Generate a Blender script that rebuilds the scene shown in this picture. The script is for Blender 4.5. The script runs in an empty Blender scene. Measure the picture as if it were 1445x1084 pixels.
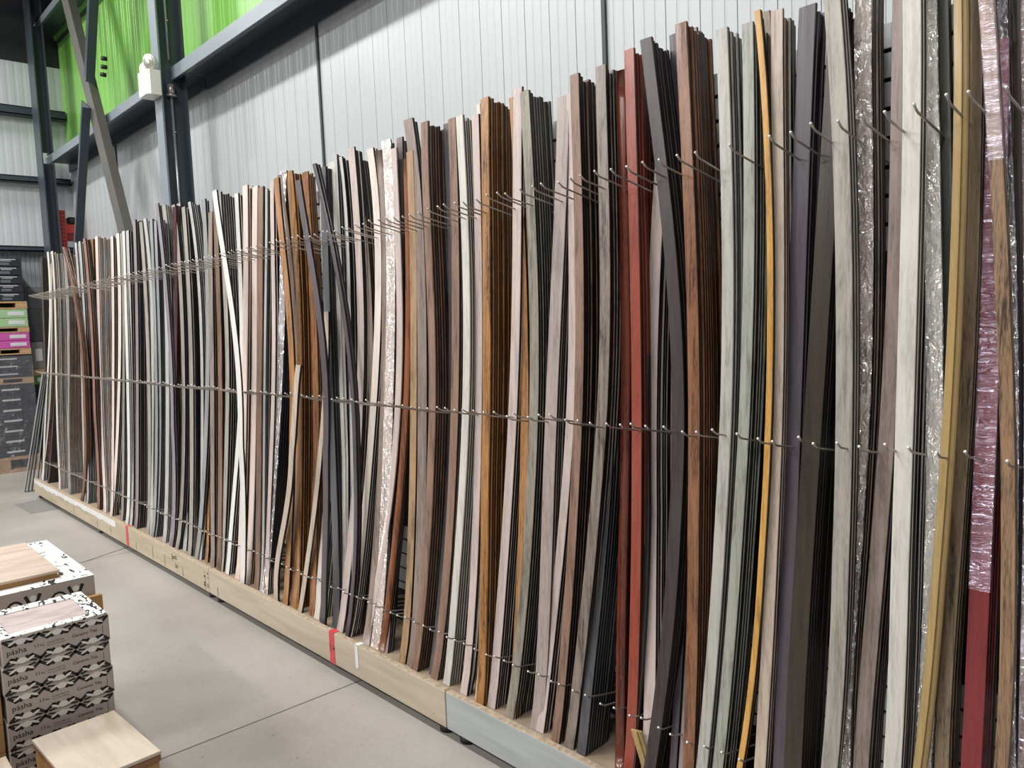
import bpy, math, random
from mathutils import Vector, Matrix
random.seed(7)
C = bpy.context.scene.collection
# ---------------------------------------------------------------- camera model (measured)
W, H = 1445, 1084; CX, CY, F = 722.5, 542.0, 1110.0
UX, UY, HS = -306.0, 492.3, -.0405
CAMZ = 1.6
_u = Vector((UX-CX, UY-CY, F))
_X = -(F*F + _u.y*(UY-CY+HS*(CX-UX)))/(_u.x+_u.y*HS)
_w = Vector((_X, UY-CY+HS*(_X+CX-UX), F))
EX = (-_u).normalized(); EY = _w.normalized(); EZ = EX.cross(EY)
if EZ.y > 0: EZ = -EZ
def toworld(v): return Vector((EX.dot(v), EY.dot(v), EZ.dot(v)))
CAM = Vector((0, 0, CAMZ))
def ray(px, py): return toworld(Vector((px-CX, py-CY, F)))
def onY(px, py, Y):
    d = ray(px, py); return CAM + d*(Y/d.y)
def onX(px, py, X):
    d = ray(px, py); return CAM + d*(X/d.x)
def onZ(px, py, Z):
    d = ray(px, py); return CAM + d*((Z-CAMZ)/d.z)
def proj(p):
    q = Vector(p)-CAM; c = EX*q.x + EY*q.y + EZ*q.z
    return CX+F*c.x/c.z, CY+F*c.y/c.z
cd = bpy.data.cameras.new('camera'); cam = bpy.data.objects.new('camera', cd); C.objects.link(cam)
r = toworld(Vector((1, 0, 0))); u_ = toworld(Vector((0, -1, 0))); b_ = toworld(Vector((0, 0, -1)))
M = Matrix(((r.x, u_.x, b_.x, 0), (r.y, u_.y, b_.y, 0), (r.z, u_.z, b_.z, CAMZ), (0, 0, 0, 1)))
cam.matrix_world = M
cd.sensor_fit = 'HORIZONTAL'; cd.sensor_width = 36; cd.lens = F/W*36; cd.clip_start = .02; cd.clip_end = 200
bpy.context.scene.camera = cam
vs = bpy.context.scene.view_settings
vs.view_transform = 'Standard'; vs.look = 'None'; vs.gamma = 1; vs.use_curve_mapping = False; vs.exposure = EXPO = 0.0

# ---------------------------------------------------------------- materials
def lin(h):
    if isinstance(h, str):
        h = h.lstrip('#'); h = [int(h[i:i+2], 16)/255 for i in (0, 2, 4)]
    return tuple(((c/12.92) if c <= .04045 else ((c+.055)/1.055)**2.4) for c in h) + (1,)
def newmat(name):
    m = bpy.data.materials.new(name); m.use_nodes = True
    nt = m.node_tree; return m, nt, nt.nodes['Principled BSDF']
def N(nt, t, **k):
    n = nt.nodes.new(t)
    for a, b in k.items(): setattr(n, a, b)
    return n
def plain(name, col, rough=.5, metal=0, noise=.08, scale=8, spec=.5, bump=0):
    m, nt, p = newmat(name); L = nt.links
    tc = N(nt, 'ShaderNodeTexCoord'); nz = N(nt, 'ShaderNodeTexNoise'); nz.inputs['Scale'].default_value = scale
    nz.inputs['Detail'].default_value = 4
    L.new(tc.outputs['Object'], nz.inputs['Vector'])
    cr = N(nt, 'ShaderNodeValToRGB'); c = lin(col)
    cr.color_ramp.elements[0].position = .25; cr.color_ramp.elements[1].position = .75
    cr.color_ramp.elements[0].color = tuple(x*(1-noise) for x in c[:3])+(1,)
    cr.color_ramp.elements[1].color = tuple(min(1, x*(1+noise)) for x in c[:3])+(1,)
    L.new(nz.outputs['Fac'], cr.inputs['Fac']); L.new(cr.outputs['Color'], p.inputs['Base Color'])
    p.inputs['Roughness'].default_value = rough; p.inputs['Metallic'].default_value = metal
    p.inputs['Specular IOR Level'].default_value = spec
    if bump:
        bp = N(nt, 'ShaderNodeBump'); bp.inputs['Strength'].default_value = bump; bp.inputs['Distance'].default_value = .01
        L.new(nz.outputs['Fac'], bp.inputs['Height']); L.new(bp.outputs['Normal'], p.inputs['Normal'])
    return m
def wood(name, col, dark=None, amt=.3, rough=.42, fine=1.0, knots=False):
    """stained wood-look trim: long grain + slow tone changes along the length"""
    m, nt, p = newmat(name); L = nt.links
    tc = N(nt, 'ShaderNodeTexCoord'); oi = N(nt, 'ShaderNodeObjectInfo')
    off = N(nt, 'ShaderNodeVectorMath', operation='MULTIPLY_ADD')
    off.inputs[1].default_value = (1, 1, 1)
    cmb = N(nt, 'ShaderNodeCombineXYZ')
    mu = N(nt, 'ShaderNodeMath', operation='MULTIPLY'); mu.inputs[1].default_value = 37
    L.new(oi.outputs['Random'], mu.inputs[0]); L.new(mu.outputs[0], cmb.inputs[0]); L.new(mu.outputs[0], cmb.inputs[2])
    L.new(tc.outputs['Object'], off.inputs[0]); L.new(cmb.outputs[0], off.inputs[2])
    mp = N(nt, 'ShaderNodeMapping'); mp.inputs['Scale'].default_value = (95*fine, 60*fine, 4.5)
    L.new(off.outputs[0], mp.inputs[0])
    n1 = N(nt, 'ShaderNodeTexNoise'); n1.inputs['Scale'].default_value = 1; n1.inputs['Detail'].default_value = 5; n1.inputs['Distortion'].default_value = .8
    L.new(mp.outputs[0], n1.inputs[0])
    mp2 = N(nt, 'ShaderNodeMapping'); mp2.inputs['Scale'].default_value = (16, 10, 2.6)
    L.new(off.outputs[0], mp2.inputs[0])
    n2 = N(nt, 'ShaderNodeTexNoise'); n2.inputs['Scale'].default_value = 1; n2.inputs['Detail'].default_value = 3; n2.inputs['Distortion'].default_value = 1.5
    L.new(mp2.outputs[0], n2.inputs[0])
    mx = N(nt, 'ShaderNodeMath', operation='MULTIPLY_ADD'); mx.inputs[1].default_value = .55
    L.new(n1.outputs['Fac'], mx.inputs[0])
    m3 = N(nt, 'ShaderNodeMath', operation='MULTIPLY'); m3.inputs[1].default_value = .45
    L.new(n2.outputs['Fac'], m3.inputs[0]); L.new(m3.outputs[0], mx.inputs[2])
    mp3 = N(nt, 'ShaderNodeMapping'); mp3.inputs['Scale'].default_value = (420*fine, 420, 38)
    L.new(off.outputs[0], mp3.inputs[0])
    n3 = N(nt, 'ShaderNodeTexNoise'); n3.inputs['Scale'].default_value = 1; n3.inputs['Detail'].default_value = 2
    L.new(mp3.outputs[0], n3.inputs[0])
    sb = N(nt, 'ShaderNodeMath', operation='MULTIPLY_ADD'); sb.inputs[1].default_value = .34; sb.inputs[2].default_value = -.17
    L.new(n3.outputs['Fac'], sb.inputs[0])
    sm = N(nt, 'ShaderNodeMath', operation='ADD'); L.new(mx.outputs[0], sm.inputs[0]); L.new(sb.outputs[0], sm.inputs[1]); mx = sm
    cr = N(nt, 'ShaderNodeValToRGB'); c = lin(col)
    amt = min(.55, amt*1.45)
    d = lin(dark) if dark else tuple(x*(1-amt*1.5) for x in c[:3])+(1,)
    e = cr.color_ramp.elements
    e[0].position = .36; e[0].color = d
    e[1].position = .64; e[1].color = tuple(min(1, x*(1+amt*.7)) for x in c[:3])+(1,)
    k = e.new(.5); k.color = c
    L.new(mx.outputs[0], cr.inputs['Fac']); L.new(cr.outputs['Color'], p.inputs['Base Color'])
    p.inputs['Roughness'].default_value = rough*.78; p.inputs['Specular IOR Level'].default_value = .6
    bp = N(nt, 'ShaderNodeBump'); bp.inputs['Strength'].default_value = .3; bp.inputs['Distance'].default_value = .002
    L.new(n1.outputs['Fac'], bp.inputs['Height']); L.new(bp.outputs['Normal'], p.inputs['Normal'])
    return m
def plastic(name, scale=(70, 70, 40), tint='#ffffff', fac=.32, ridges=False):
    m, nt, p = newmat(name); L = nt.links; nt.nodes.remove(p)
    out = nt.nodes['Material Output']
    tr = N(nt, 'ShaderNodeBsdfTransparent'); gl = N(nt, 'ShaderNodeBsdfGlossy'); gl.inputs['Roughness'].default_value = .12
    gl.inputs['Color'].default_value = lin(tint)
    df = N(nt, 'ShaderNodeBsdfDiffuse'); df.inputs['Color'].default_value = lin('#d8dcec')
    tc = N(nt, 'ShaderNodeTexCoord'); mp = N(nt, 'ShaderNodeMapping'); mp.inputs['Scale'].default_value = scale
    L.new(tc.outputs['Object'], mp.inputs[0])
    nz = N(nt, 'ShaderNodeTexNoise'); nz.inputs['Scale'].default_value = 1; nz.inputs['Detail'].default_value = 3; nz.inputs['Distortion'].default_value = 2.2
    L.new(mp.outputs[0], nz.inputs[0])
    bp = N(nt, 'ShaderNodeBump'); bp.inputs['Strength'].default_value = 1; bp.inputs['Distance'].default_value = .045
    L.new(nz.outputs['Fac'], bp.inputs['Height']); L.new(bp.outputs['Normal'], gl.inputs['Normal'])
    gl.inputs['Roughness'].default_value = .22; c_ = lin(tint); gl.inputs['Color'].default_value = (c_[0]*fac, c_[1]*fac, c_[2]*fac, 1)
    tr.inputs['Color'].default_value = (.9, .9, .9, 1)
    m1 = N(nt, 'ShaderNodeAddShader'); L.new(tr.outputs[0], m1.inputs[0]); L.new(gl.outputs[0], m1.inputs[1])
    m2 = N(nt, 'ShaderNodeMixShader'); m2.inputs[0].default_value = .04
    L.new(m1.outputs[0], m2.inputs[1]); L.new(df.outputs[0], m2.inputs[2])
    L.new(m2.outputs[0], out.inputs['Surface'])
    return m
# colour key -> (hex, amount of grain, roughness, words, short word)
COL = {
 'dkbrown': ('#4a3d36', .3, .45, 'dark brown'), 'redbrown': ('#74503f', .25, .4, 'reddish brown'),
 'white': ('#d9d8d4', .04, .35, 'white'), 'cream': ('#d8cdc3', .08, .4, 'cream'), 'maroon': ('#4d2329', .15, .35, 'maroon'),
 'beige': ('#b8a99a', .15, .4, 'beige'), 'greytaupe': ('#8f8a85', .2, .42, 'grey taupe'), 'brownmix': ('#5f4534', .3, .42, 'chestnut brown'),
 'palegrey': ('#b8b6b3', .12, .35, 'pale grey'), 'terracotta': ('#8f4638', .12, .3, 'terracotta red'), 'rosebrown': ('#8d6558', .2, .4, 'rose brown'),
 'honey': ('#a0744a', .25, .35, 'honey'), 'pinkwhite': ('#d9c6bd', .06, .4, 'pinkish white'), 'mauve': ('#8d7f80', .12, .4, 'mauve grey'),
 'slate': ('#8c8f90', .15, .38, 'slate grey'), 'lilac': ('#87808a', .12, .35, 'lilac'), 'greige': ('#9c968e', .18, .42, 'greige'),
 'ltgrey': ('#aeadab', .1, .4, 'light grey'), 'oak': ('#7a5f4a', .3, .4, 'mid brown oak'), 'dkgrey': ('#56565a', .15, .4, 'dark grey'),
 'plum': ('#534a50', .12, .35, 'plum grey'), 'dkplum': ('#40363c', .15, .3, 'dark plum'), 'honeyoak': ('#996d40', .35, .35, 'amber oak'),
 'orangebrown': ('#906444', .3, .35, 'orange brown'), 'offwhite': ('#cfc9c1', .07, .4, 'off-white'), 'palepink': ('#bfb0ab', .12, .38, 'pale pinkish grey'),
 'taupe': ('#8a7b71', .25, .42, 'taupe'), 'mauvebrown': ('#85766f', .2, .4, 'mauve brown'), 'brown': ('#84695a', .25, .42, 'soft brown'),
 'rust': ('#7c4a2e', .3, .3, 'glossy rust brown'), 'tanoak': ('#9c8060', .25, .42, 'tan oak'), 'olive': ('#8a8478', .25, .4, 'olive grey'),
 'taupemauve': ('#a0938f', .15, .4, 'greyish mauve'), 'greybrown': ('#7b7068', .35, .45, 'weathered grey brown'), 'mahogany': ('#5c2a1c', .5, .22, 'dark mahogany red'),
 'charcoal': ('#3c3434', .2, .42, 'charcoal brown'), 'walnut': ('#7d553b', .45, .32, 'walnut'), 'greengrey': ('#aaa8a2', .15, .42, 'pale green grey'),
 'green2': ('#94968d', .2, .42, 'sage grey'), 'yellowoak': ('#c0924d', .2, .35, 'yellow oak'), 'palebeige': ('#b9a899', .15, .38, 'pale sand beige'),
 'purple': ('#4c444d', .12, .38, 'dusky purple'), 'dkolive': ('#322a21', .2, .4, 'very dark olive brown'), 'whitegrey': ('#c6c3bc', .1, .4, 'whitewashed grey'),
 'tan': ('#a58c5c', .08, .28, 'golden tan'), 'oakdark': ('#7e6c56', .35, .42, 'knotty oak'), 'redwrap': ('#7e2a2e', .1, .35, 'cranberry red'),
 'walnutlight': ('#8a6e54', .4, .4, 'tawny walnut'), 'dkgreen': ('#5c605c', .2, .45, 'dark green grey'), 'steel': ('#989a99', .06, .3, 'silver grey'),
}
WM = {}
def wm(k):
    if k not in WM:
        h, a, ro, _ = COL[k]
        WM[k] = wood('trim_'+k, h, amt=a, rough=ro, dark=('#20100c' if k == 'mahogany' else '#4a2e20' if k == 'walnut' else None))
    return WM[k]
M_blk = plain('black_and_gap_shade', '#0f0f10', .5, noise=.2)  # plain black parts, also the painted shade between stacked strips
M_blkgloss = plain('dark_edge', '#17181a', .34, noise=.2)
M_steel = plain('zinc_steel', '#b3aea8', .36, .75)
M_tip = plain('bright_steel_end', '#f2f2f2', .2, .3, spec=1)
M_plastic = plastic('crinkled_plastic', (30, 22, 20), '#ffffff', .75); M_plasticr = plastic('ridged_plastic', (9, 9, 46), '#dfe2ff', .7)
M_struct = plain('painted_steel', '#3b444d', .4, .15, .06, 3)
M_structl = plain('painted_steel_lit', '#7c868e', .4, .1, .05, 3)  # same steel paint, lightened to mimic light on the front faces
M_brace = plain('painted_brace', '#55534f', .5, .0, .08, 3)

# ---------------------------------------------------------------- mesh helpers
class MB:
    def __init__(s): s.v = []; s.f = []; s.m = []; s.mats = []; s.smooth = []
    def slot(s, mat):
        if mat not in s.mats: s.mats.append(mat)
        return s.mats.index(mat)
    def add(s, vs, fs, mat, smooth=False):
        b = len(s.v); k = s.slot(mat); s.v += [tuple(x) for x in vs]
        for f in fs: s.f.append([b+i for i in f]); s.m.append(k); s.smooth.append(smooth)
    def box(s, x0, x1, y0, y1, z0, z1, mat, T=None):
        vs = [(x, y, z) for z in (z0, z1) for y in (y0, y1) for x in (x0, x1)]
        if T: vs = [T @ Vector(v) for v in vs]
        s.add(vs, [(0, 2, 3, 1), (4, 5, 7, 6), (0, 1, 5, 4), (2, 6, 7, 3), (0, 4, 6, 2), (1, 3, 7, 5)], mat)
    def bbox(s, x0, x1, y0, y1, z0, z1, mat, b=.003, T=None):
        """box with chamfered edges"""
        import bmesh
        bm = bmesh.new(); bmesh.ops.create_cube(bm, size=1)
        for v in bm.verts: v.co = Vector(((x0+x1)/2+v.co.x*(x1-x0), (y0+y1)/2+v.co.y*(y1-y0), (z0+z1)/2+v.co.z*(z1-z0)))
        bmesh.ops.bevel(bm, geom=bm.edges[:], offset=b, segments=1, affect='EDGES')
        bm.verts.ensure_lookup_table()
        vs = [(T @ v.co) if T else v.co.copy() for v in bm.verts]
        s.add(vs, [[v.index for v in f.verts] for f in bm.faces], mat); bm.free()
    def tube(s, pts, r, mat, n=6, cap=True):
        pts = [Vector(p) for p in pts]; rings = []
        for i, p in enumerate(pts):
            t = (pts[min(i+1, len(pts)-1)]-pts[max(i-1, 0)]).normalized()
            a = t.orthogonal().normalized() if i == 0 else (a - t*a.dot(t)).normalized()
            b = t.cross(a); rr = r[i] if isinstance(r, (list, tuple)) else r
            rings.append([p+(a*math.cos(6.28318*k/n)+b*math.sin(6.28318*k/n))*rr for k in range(n)])
        fs = [(i*n+k, i*n+(k+1) % n, (i+1)*n+(k+1) % n, (i+1)*n+k) for i in range(len(pts)-1) for k in range(n)]
        if cap: fs += [tuple(range(n))[::-1], tuple((len(pts)-1)*n+k for k in range(n))]
        s.add([v for r_ in rings for v in r_], fs, mat, True)
    def beam(s, p, q, w, t, mat, side=Vector((0, 1, 0))):
        """rectangular bar from p to q, t thick along side, w wide across"""
        p = Vector(p); q = Vector(q); d = (q-p).normalized(); a = side.normalized(); b = d.cross(a).normalized()
        vs = [e + a*(sa*t/2) + b*(sb*w/2) for e in (p, q) for sa, sb in ((-1, -1), (1, -1), (1, 1), (-1, 1))]
        s.add(vs, [(0, 3, 2, 1), (4, 5, 6, 7), (0, 1, 5, 4), (1, 2, 6, 5), (2, 3, 7, 6), (3, 0, 4, 7)], mat)
    def mesh(s, name):
        me = bpy.data.meshes.new(name); me.from_pydata(s.v, [], s.f)
        for m in s.mats: me.materials.append(m)
        me.polygons.foreach_set('material_index', s.m); me.polygons.foreach_set('use_smooth', s.smooth); me.update()
        return me
    def build(s, name, parent=None, loc=None, origin=None):
        if origin is not None:
            o_ = Vector(origin); s.v = [tuple(Vector(v)-o_) for v in s.v]; loc = o_
        o = bpy.data.objects.new(name, s.mesh(name)); C.objects.link(o)
        if parent: o.parent = parent
        if loc is not None: o.location = loc if not parent else Vector(loc)
        return o
def tag(o, label=None, cat=None, group=None, kind=None):
    if label: o['label'] = label
    if cat: o['category'] = cat
    if group: o['group'] = group
    if kind: o['kind'] = kind
    return o
def empty(name, loc, label=None, cat=None, group=None, rz=0):
    o = bpy.data.objects.new(name, None); o.empty_display_size = .1; C.objects.link(o); o.location = loc; o.rotation_euler = (0, 0, rz)
    return tag(o, label, cat, group)
_tc = {}
def text_geom(txt, size=1.0):
    if (txt) not in _tc:
        cu = bpy.data.curves.new('t', 'FONT'); cu.body = txt; cu.resolution_u = 2
        ob = bpy.data.objects.new('t', cu); C.objects.link(ob); bpy.context.view_layer.update()
        me = ob.evaluated_get(bpy.context.evaluated_depsgraph_get()).to_mesh()
        _tc[txt] = ([v.co.copy() for v in me.vertices], [list(p.vertices) for p in me.polygons])
        bpy.data.objects.remove(ob); bpy.data.curves.remove(cu)
    vs, fs = _tc[txt]
    return [v*size for v in vs], fs

# ---------------------------------------------------------------- room shell
YW = 2.95; XF = -11.6; ZC = 7.0
# floor
m, nt, p = newmat('polished_concrete'); L = nt.links
tc = N(nt, 'ShaderNodeTexCoord')
n1 = N(nt, 'ShaderNodeTexNoise'); n1.inputs['Scale'].default_value = .9; n1.inputs['Detail'].default_value = 6; n1.inputs['Roughness'].default_value = .6
n2 = N(nt, 'ShaderNodeTexNoise'); n2.inputs['Scale'].default_value = 45; n2.inputs['Detail'].default_value = 4
L.new(tc.outputs['Object'], n1.inputs[0]); L.new(tc.outputs['Object'], n2.inputs[0])
ad = N(nt, 'ShaderNodeMath', operation='MULTIPLY_ADD'); ad.inputs[1].default_value = .18; L.new(n2.outputs['Fac'], ad.inputs[0])
ml = N(nt, 'ShaderNodeMath', operation='MULTIPLY'); ml.inputs[1].default_value = .82; L.new(n1.outputs['Fac'], ml.inputs[0]); L.new(ml.outputs[0], ad.inputs[2])
cr = N(nt, 'ShaderNodeValToRGB'); e = cr.color_ramp.elements
e[0].position = .33; e[0].color = lin('#8d8883'); e[1].position = .68; e[1].color = lin('#a8a49f')
L.new(ad.outputs[0], cr.inputs['Fac'])
# control joint every 3.1 m
sx = N(nt, 'ShaderNodeSeparateXYZ'); L.new(tc.outputs['Object'], sx.inputs[0])
a1 = N(nt, 'ShaderNodeMath', operation='ADD'); a1.inputs[1].default_value = 3.03; L.new(sx.outputs[0], a1.inputs[0])
pp = N(nt, 'ShaderNodeMath', operation='PINGPONG'); pp.inputs[1].default_value = 1.56; L.new(a1.outputs[0], pp.inputs[0])
lt = N(nt, 'ShaderNodeMath', operation='LESS_THAN'); lt.inputs[1].default_value = .0035; L.new(pp.outputs[0], lt.inputs[0])
# scuffs: sparse short dark marks
mp = N(nt, 'ShaderNodeMapping'); mp.inputs['Scale'].default_value = (9, 26, 1); mp.inputs['Rotation'].default_value = (0, 0, .5); L.new(tc.outputs['Object'], mp.inputs[0])
vo = N(nt, 'ShaderNodeTexVoronoi'); vo.inputs['Scale'].default_value = 1; L.new(mp.outputs[0], vo.inputs['Vector'])
v1 = N(nt, 'ShaderNodeMath', operation='LESS_THAN'); v1.inputs[1].default_value = .07; L.new(vo.outputs['Distance'], v1.inputs[0])
sc = N(nt, 'ShaderNodeSeparateColor'); L.new(vo.outputs['Color'], sc.inputs[0])
v2 = N(nt, 'ShaderNodeMath', operation='LESS_THAN'); v2.inputs[1].default_value = .22; L.new(sc.outputs[0], v2.inputs[0])
v3 = N(nt, 'ShaderNodeMath', operation='MULTIPLY'); L.new(v1.outputs[0], v3.inputs[0]); L.new(v2.outputs[0], v3.inputs[1])
v4 = N(nt, 'ShaderNodeMath', operation='MULTIPLY'); v4.inputs[1].default_value = .55; L.new(v3.outputs[0], v4.inputs[0])
mj = N(nt, 'ShaderNodeMath', operation='MAXIMUM'); L.new(lt.outputs[0], mj.inputs[0]); L.new(v4.outputs[0], mj.inputs[1])
mix = N(nt, 'ShaderNodeMixRGB'); mix.inputs[2].default_value = lin('#3a3734')
L.new(mj.outputs[0], mix.inputs[0]); L.new(cr.outputs[0], mix.inputs[1]); L.new(mix.outputs[0], p.inputs['Base Color'])
p.inputs['Roughness'].default_value = .38
bp = N(nt, 'ShaderNodeBump'); bp.inputs['Strength'].default_value = .08; bp.inputs['Distance'].default_value = .01
L.new(n2.outputs['Fac'], bp.inputs['Height']); L.new(bp.outputs['Normal'], p.inputs['Normal'])
M_floor = m
b = MB(); b.box(-16, 8, -12, YW+.3, -.1, 0, M_floor); tag(b.build('floor'), kind='structure')
M_patch = plain('concrete_patch', '#7d7b79', .5, scale=20)
b = MB(); b.add([onZ(20, 712, .0015), onZ(62, 703, .0015), onZ(95, 716, .0015), onZ(44, 725, .0015)], [(0, 3, 2, 1)], M_patch)
tag(b.build('floor_patch'), kind='structure')
b = MB(); q0 = onZ(115, 794, .001); q1 = onZ(190, 769, .001); dd = Vector((.006, 0, 0)); b.add([q0-dd, q0+dd, q1+dd, q1-dd], [(0, 1, 2, 3)], plain('dark_crack', '#4a4744', .8))  # dark skewed crack line drawn on the concrete
tag(b.build('floor_crack'), kind='structure')

def ribbed(x0, x1, z0, z1, mat, matg, Y, pitch=.0585, seam=3, gap=None):
    """sheet wall profile extruded vertically: shallow ribs, deeper joint every few"""
    b = MB(); x = x0; k = 0; prof = [(x0, 0)]
    while x < x1-pitch:
        if k % seam == 0: g, d = .0045, .005
        else: g, d = .012, .0018
        prof += [(x+.004, 0), (x+.004+g*.3, d), (x+.004+g*.7, d), (x+.004+g, 0)]
        x += pitch; k += 1
    prof.append((x1, 0)); n = len(prof)
    vs = [(a, Y+d, z0) for a, d in prof]+[(a, Y+d, z1) for a, d in prof]
    fs = [(i, i+1, n+i+1, n+i) for i in range(n-1)]
    b.add(vs, fs, mat)
    b.box(x0, x1, Y+.02, Y+.12, z0, z1, mat)
    return b
M_wall = plain('white_metal_panel', '#b4b9bb', .36, .1, .02, 2, .6)
M_green = plain('lime_green_panel', '#7fbd58', .35, .05, .04, 1.2, .6)
M_gtrim = plain('lime_green_trim', '#6fae44', .4)
M_seam = plain('black_joint', '#3a3f42', .5)
b = ribbed(XF, 6, 0, 3.85, M_wall, M_seam, YW); tag(b.build('wall_right'), kind='structure')
b = ribbed(XF, 6, 3.852, 5.42, M_green, M_seam, YW-.012); tag(b.build('wall_right_green'), kind='structure')
b = MB(); b.box(XF, 6, YW-.05, YW+.08, 5.42, 5.47, M_gtrim); tag(b.build('trim_1'), kind='structure')
b = MB(); b.box(XF, 6, YW-.01, YW+.1, 5.47, ZC, plain('dark_upper_wall', '#2c3034', .7)); tag(b.build('wall_right_upper'), kind='structure')
for i, X in enumerate((onY(161, 205, YW-.02).x, -5.08, -2.46, .16)):
    b = MB(); b.box(X-.011, X+.011, YW-.014, YW+.0, .0, 3.75, M_seam); tag(b.build('trim_%d' % (i+2)), kind='structure')
# far wall
M_farwall = plain('grey_metal_panel', '#c9ced2', .4, .1, .03, 2)
def farpanel(z0, z1, pitch, mat, y0=-12, y1=YW, gd=.006):
    b = MB(); prof = [(y0, 0)]; y = y0
    while y < y1-pitch:
        prof += [(y, 0), (y+pitch*.15, gd), (y+pitch*.35, gd), (y+pitch*.5, 0)]; y += pitch
    prof.append((y1, 0)); n = len(prof)
    b.add([(XF-d, a, z0) for a, d in prof]+[(XF-d, a, z1) for a, d in prof], [(i, n+i, n+i+1, i+1) for i in range(n-1)], mat)
    b.box(XF-.15, XF-.02, y0, y1, z0, z1, mat); return b
tag(farpanel(2.78, 5.07, .09, M_farwall, gd=.0014).build('wall_far'), kind='structure')
tag(farpanel(2.26, 2.70, .05, plain('grey_ribbed_sheet', '#a4aaae', .45, .1), gd=.012).build('wall_far_ribbed'), kind='structure')
# concrete block base
m, nt, p = newmat('concrete_block'); L = nt.links
tc = N(nt, 'ShaderNodeTexCoord'); mp = N(nt, 'ShaderNodeMapping'); mp.inputs['Rotation'].default_value = (math.pi/2, 0, math.pi/2)
br = N(nt, 'ShaderNodeTexBrick'); br.inputs['Scale'].default_value = 2.4; br.inputs['Color1'].default_value = lin('#6f7374'); br.inputs['Color2'].default_value = lin('#7a7e7f'); br.inputs['Mortar'].default_value = lin('#5b5e5f')
br.inputs['Mortar Size'].default_value = .012
L.new(tc.outputs['Object'], mp.inputs[0]); L.new(mp.outputs[0], br.inputs[0]); L.new(br.outputs[0], p.inputs['Base Color']); p.inputs['Roughness'].default_value = .8
b = MB(); b.box(XF-.15, XF+.02, -12, YW, 0, 2.26, m); tag(b.build('wall_far_block'), kind='structure')
b = MB(); b.box(XF-.15, XF, -12, YW+.1, 5.07, ZC, plain('dark_upper_far', '#23262b', .7)); tag(b.build('wall_far_upper'), kind='structure')
b = MB(); b.box(-16, 8, -12, YW+.2, ZC, ZC+.1, plain('dark_roof_deck', '#33363a', .7)); tag(b.build('ceiling'), kind='structure')
# far wall girts
for i, (za, zb) in enumerate(((4.385, 4.49), (3.56, 3.635), (2.70, 2.76))):
    b = MB(); b.box(XF, XF+.16, -12, YW-.03, za, za+.012, M_struct); b.box(XF+.148, XF+.16, -12, YW-.03, za, zb, M_struct); b.box(XF, XF+.16, -12, YW-.03, zb-.012, zb, M_struct)
    tag(b.build('far_wall_girt'), ('topmost', 'middle', 'lowest')[i]+' dark steel girt running across the far grey wall', 'girt', 'horizontal girts on the far wall')
# roof trusses
for i, X in enumerate((-10.9, -9.2)):
    b = MB()
    for z in (5.75, 6.75): b.beam((X, -12, z), (X, 2.4, z), .09, .1, M_struct, Vector((1, 0, 0)))
    y = -12; up = True
    while y < 2:
        b.beam((X, y, 5.75 if up else 6.75), (X, y+.8, 6.75 if up else 5.75), .05, .05, M_struct, Vector((1, 0, 0))); up = not up; y += .8
    tag(b.build('roof_truss'), ('dark open roof truss above the far wall', 'second dark roof truss, nearer than the one above the far wall')[i], 'truss', 'roof trusses')
# girts on the side wall
def girt(x0, x1, z0, z1, label):
    b = MB()
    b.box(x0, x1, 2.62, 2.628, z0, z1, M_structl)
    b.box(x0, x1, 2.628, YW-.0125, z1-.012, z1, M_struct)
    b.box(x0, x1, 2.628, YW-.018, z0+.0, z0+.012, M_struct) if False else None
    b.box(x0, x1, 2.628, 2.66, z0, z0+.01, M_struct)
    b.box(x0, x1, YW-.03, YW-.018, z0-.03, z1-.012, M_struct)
    return tag(b.build('wall_girt'), label, 'girt', 'side wall girts')
girt(-11.5, -6.99, 3.76, 3.85, 'grey steel girt below the green cladding, left of the near column')
girt(-6.97, 6, 3.745, 3.85, 'grey steel girt below the green panels, right of the column with conduit')
girt(-11.55, -6.99, 5.40, 5.48, 'upper grey steel girt above the left green panel')
# columns
def column(x0, x1, y0, y1, label, zt=ZC):
    b = MB(); t = .014; xm = (x0+x1)/2
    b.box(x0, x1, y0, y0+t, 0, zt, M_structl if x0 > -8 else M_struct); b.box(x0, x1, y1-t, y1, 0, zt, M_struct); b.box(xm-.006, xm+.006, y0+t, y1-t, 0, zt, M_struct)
    o = b.build('steel_column', origin=(xm, (y0+y1)/2, 0)); return tag(o, label, 'column')
column(-7.06, -6.9, 2.5, 2.72, 'dark blue-grey steel column carrying the conduit and emergency light')
b = MB(); b.box(-11.25, -10.97, 2.5, 2.514, 0, ZC, M_struct); b.box(-11.25, -10.97, 2.62, 2.634, 0, 3.74, M_struct); b.box(-11.25, -10.97, 2.62, 2.634, 3.87, 5.38, M_struct); b.box(-11.25, -10.97, 2.62, 2.634, 5.5, ZC, M_struct)
for z0_, z1_ in ((0, 3.74), (3.87, 5.38), (5.5, ZC)): b.box(-11.10, -11.09, 2.514, 2.62, z0_, z1_, M_struct)
tag(b.build('steel_column', origin=(-11, 2.6, 0)), 'dark steel column in the far corner left of the cross bracing', 'column')
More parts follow.
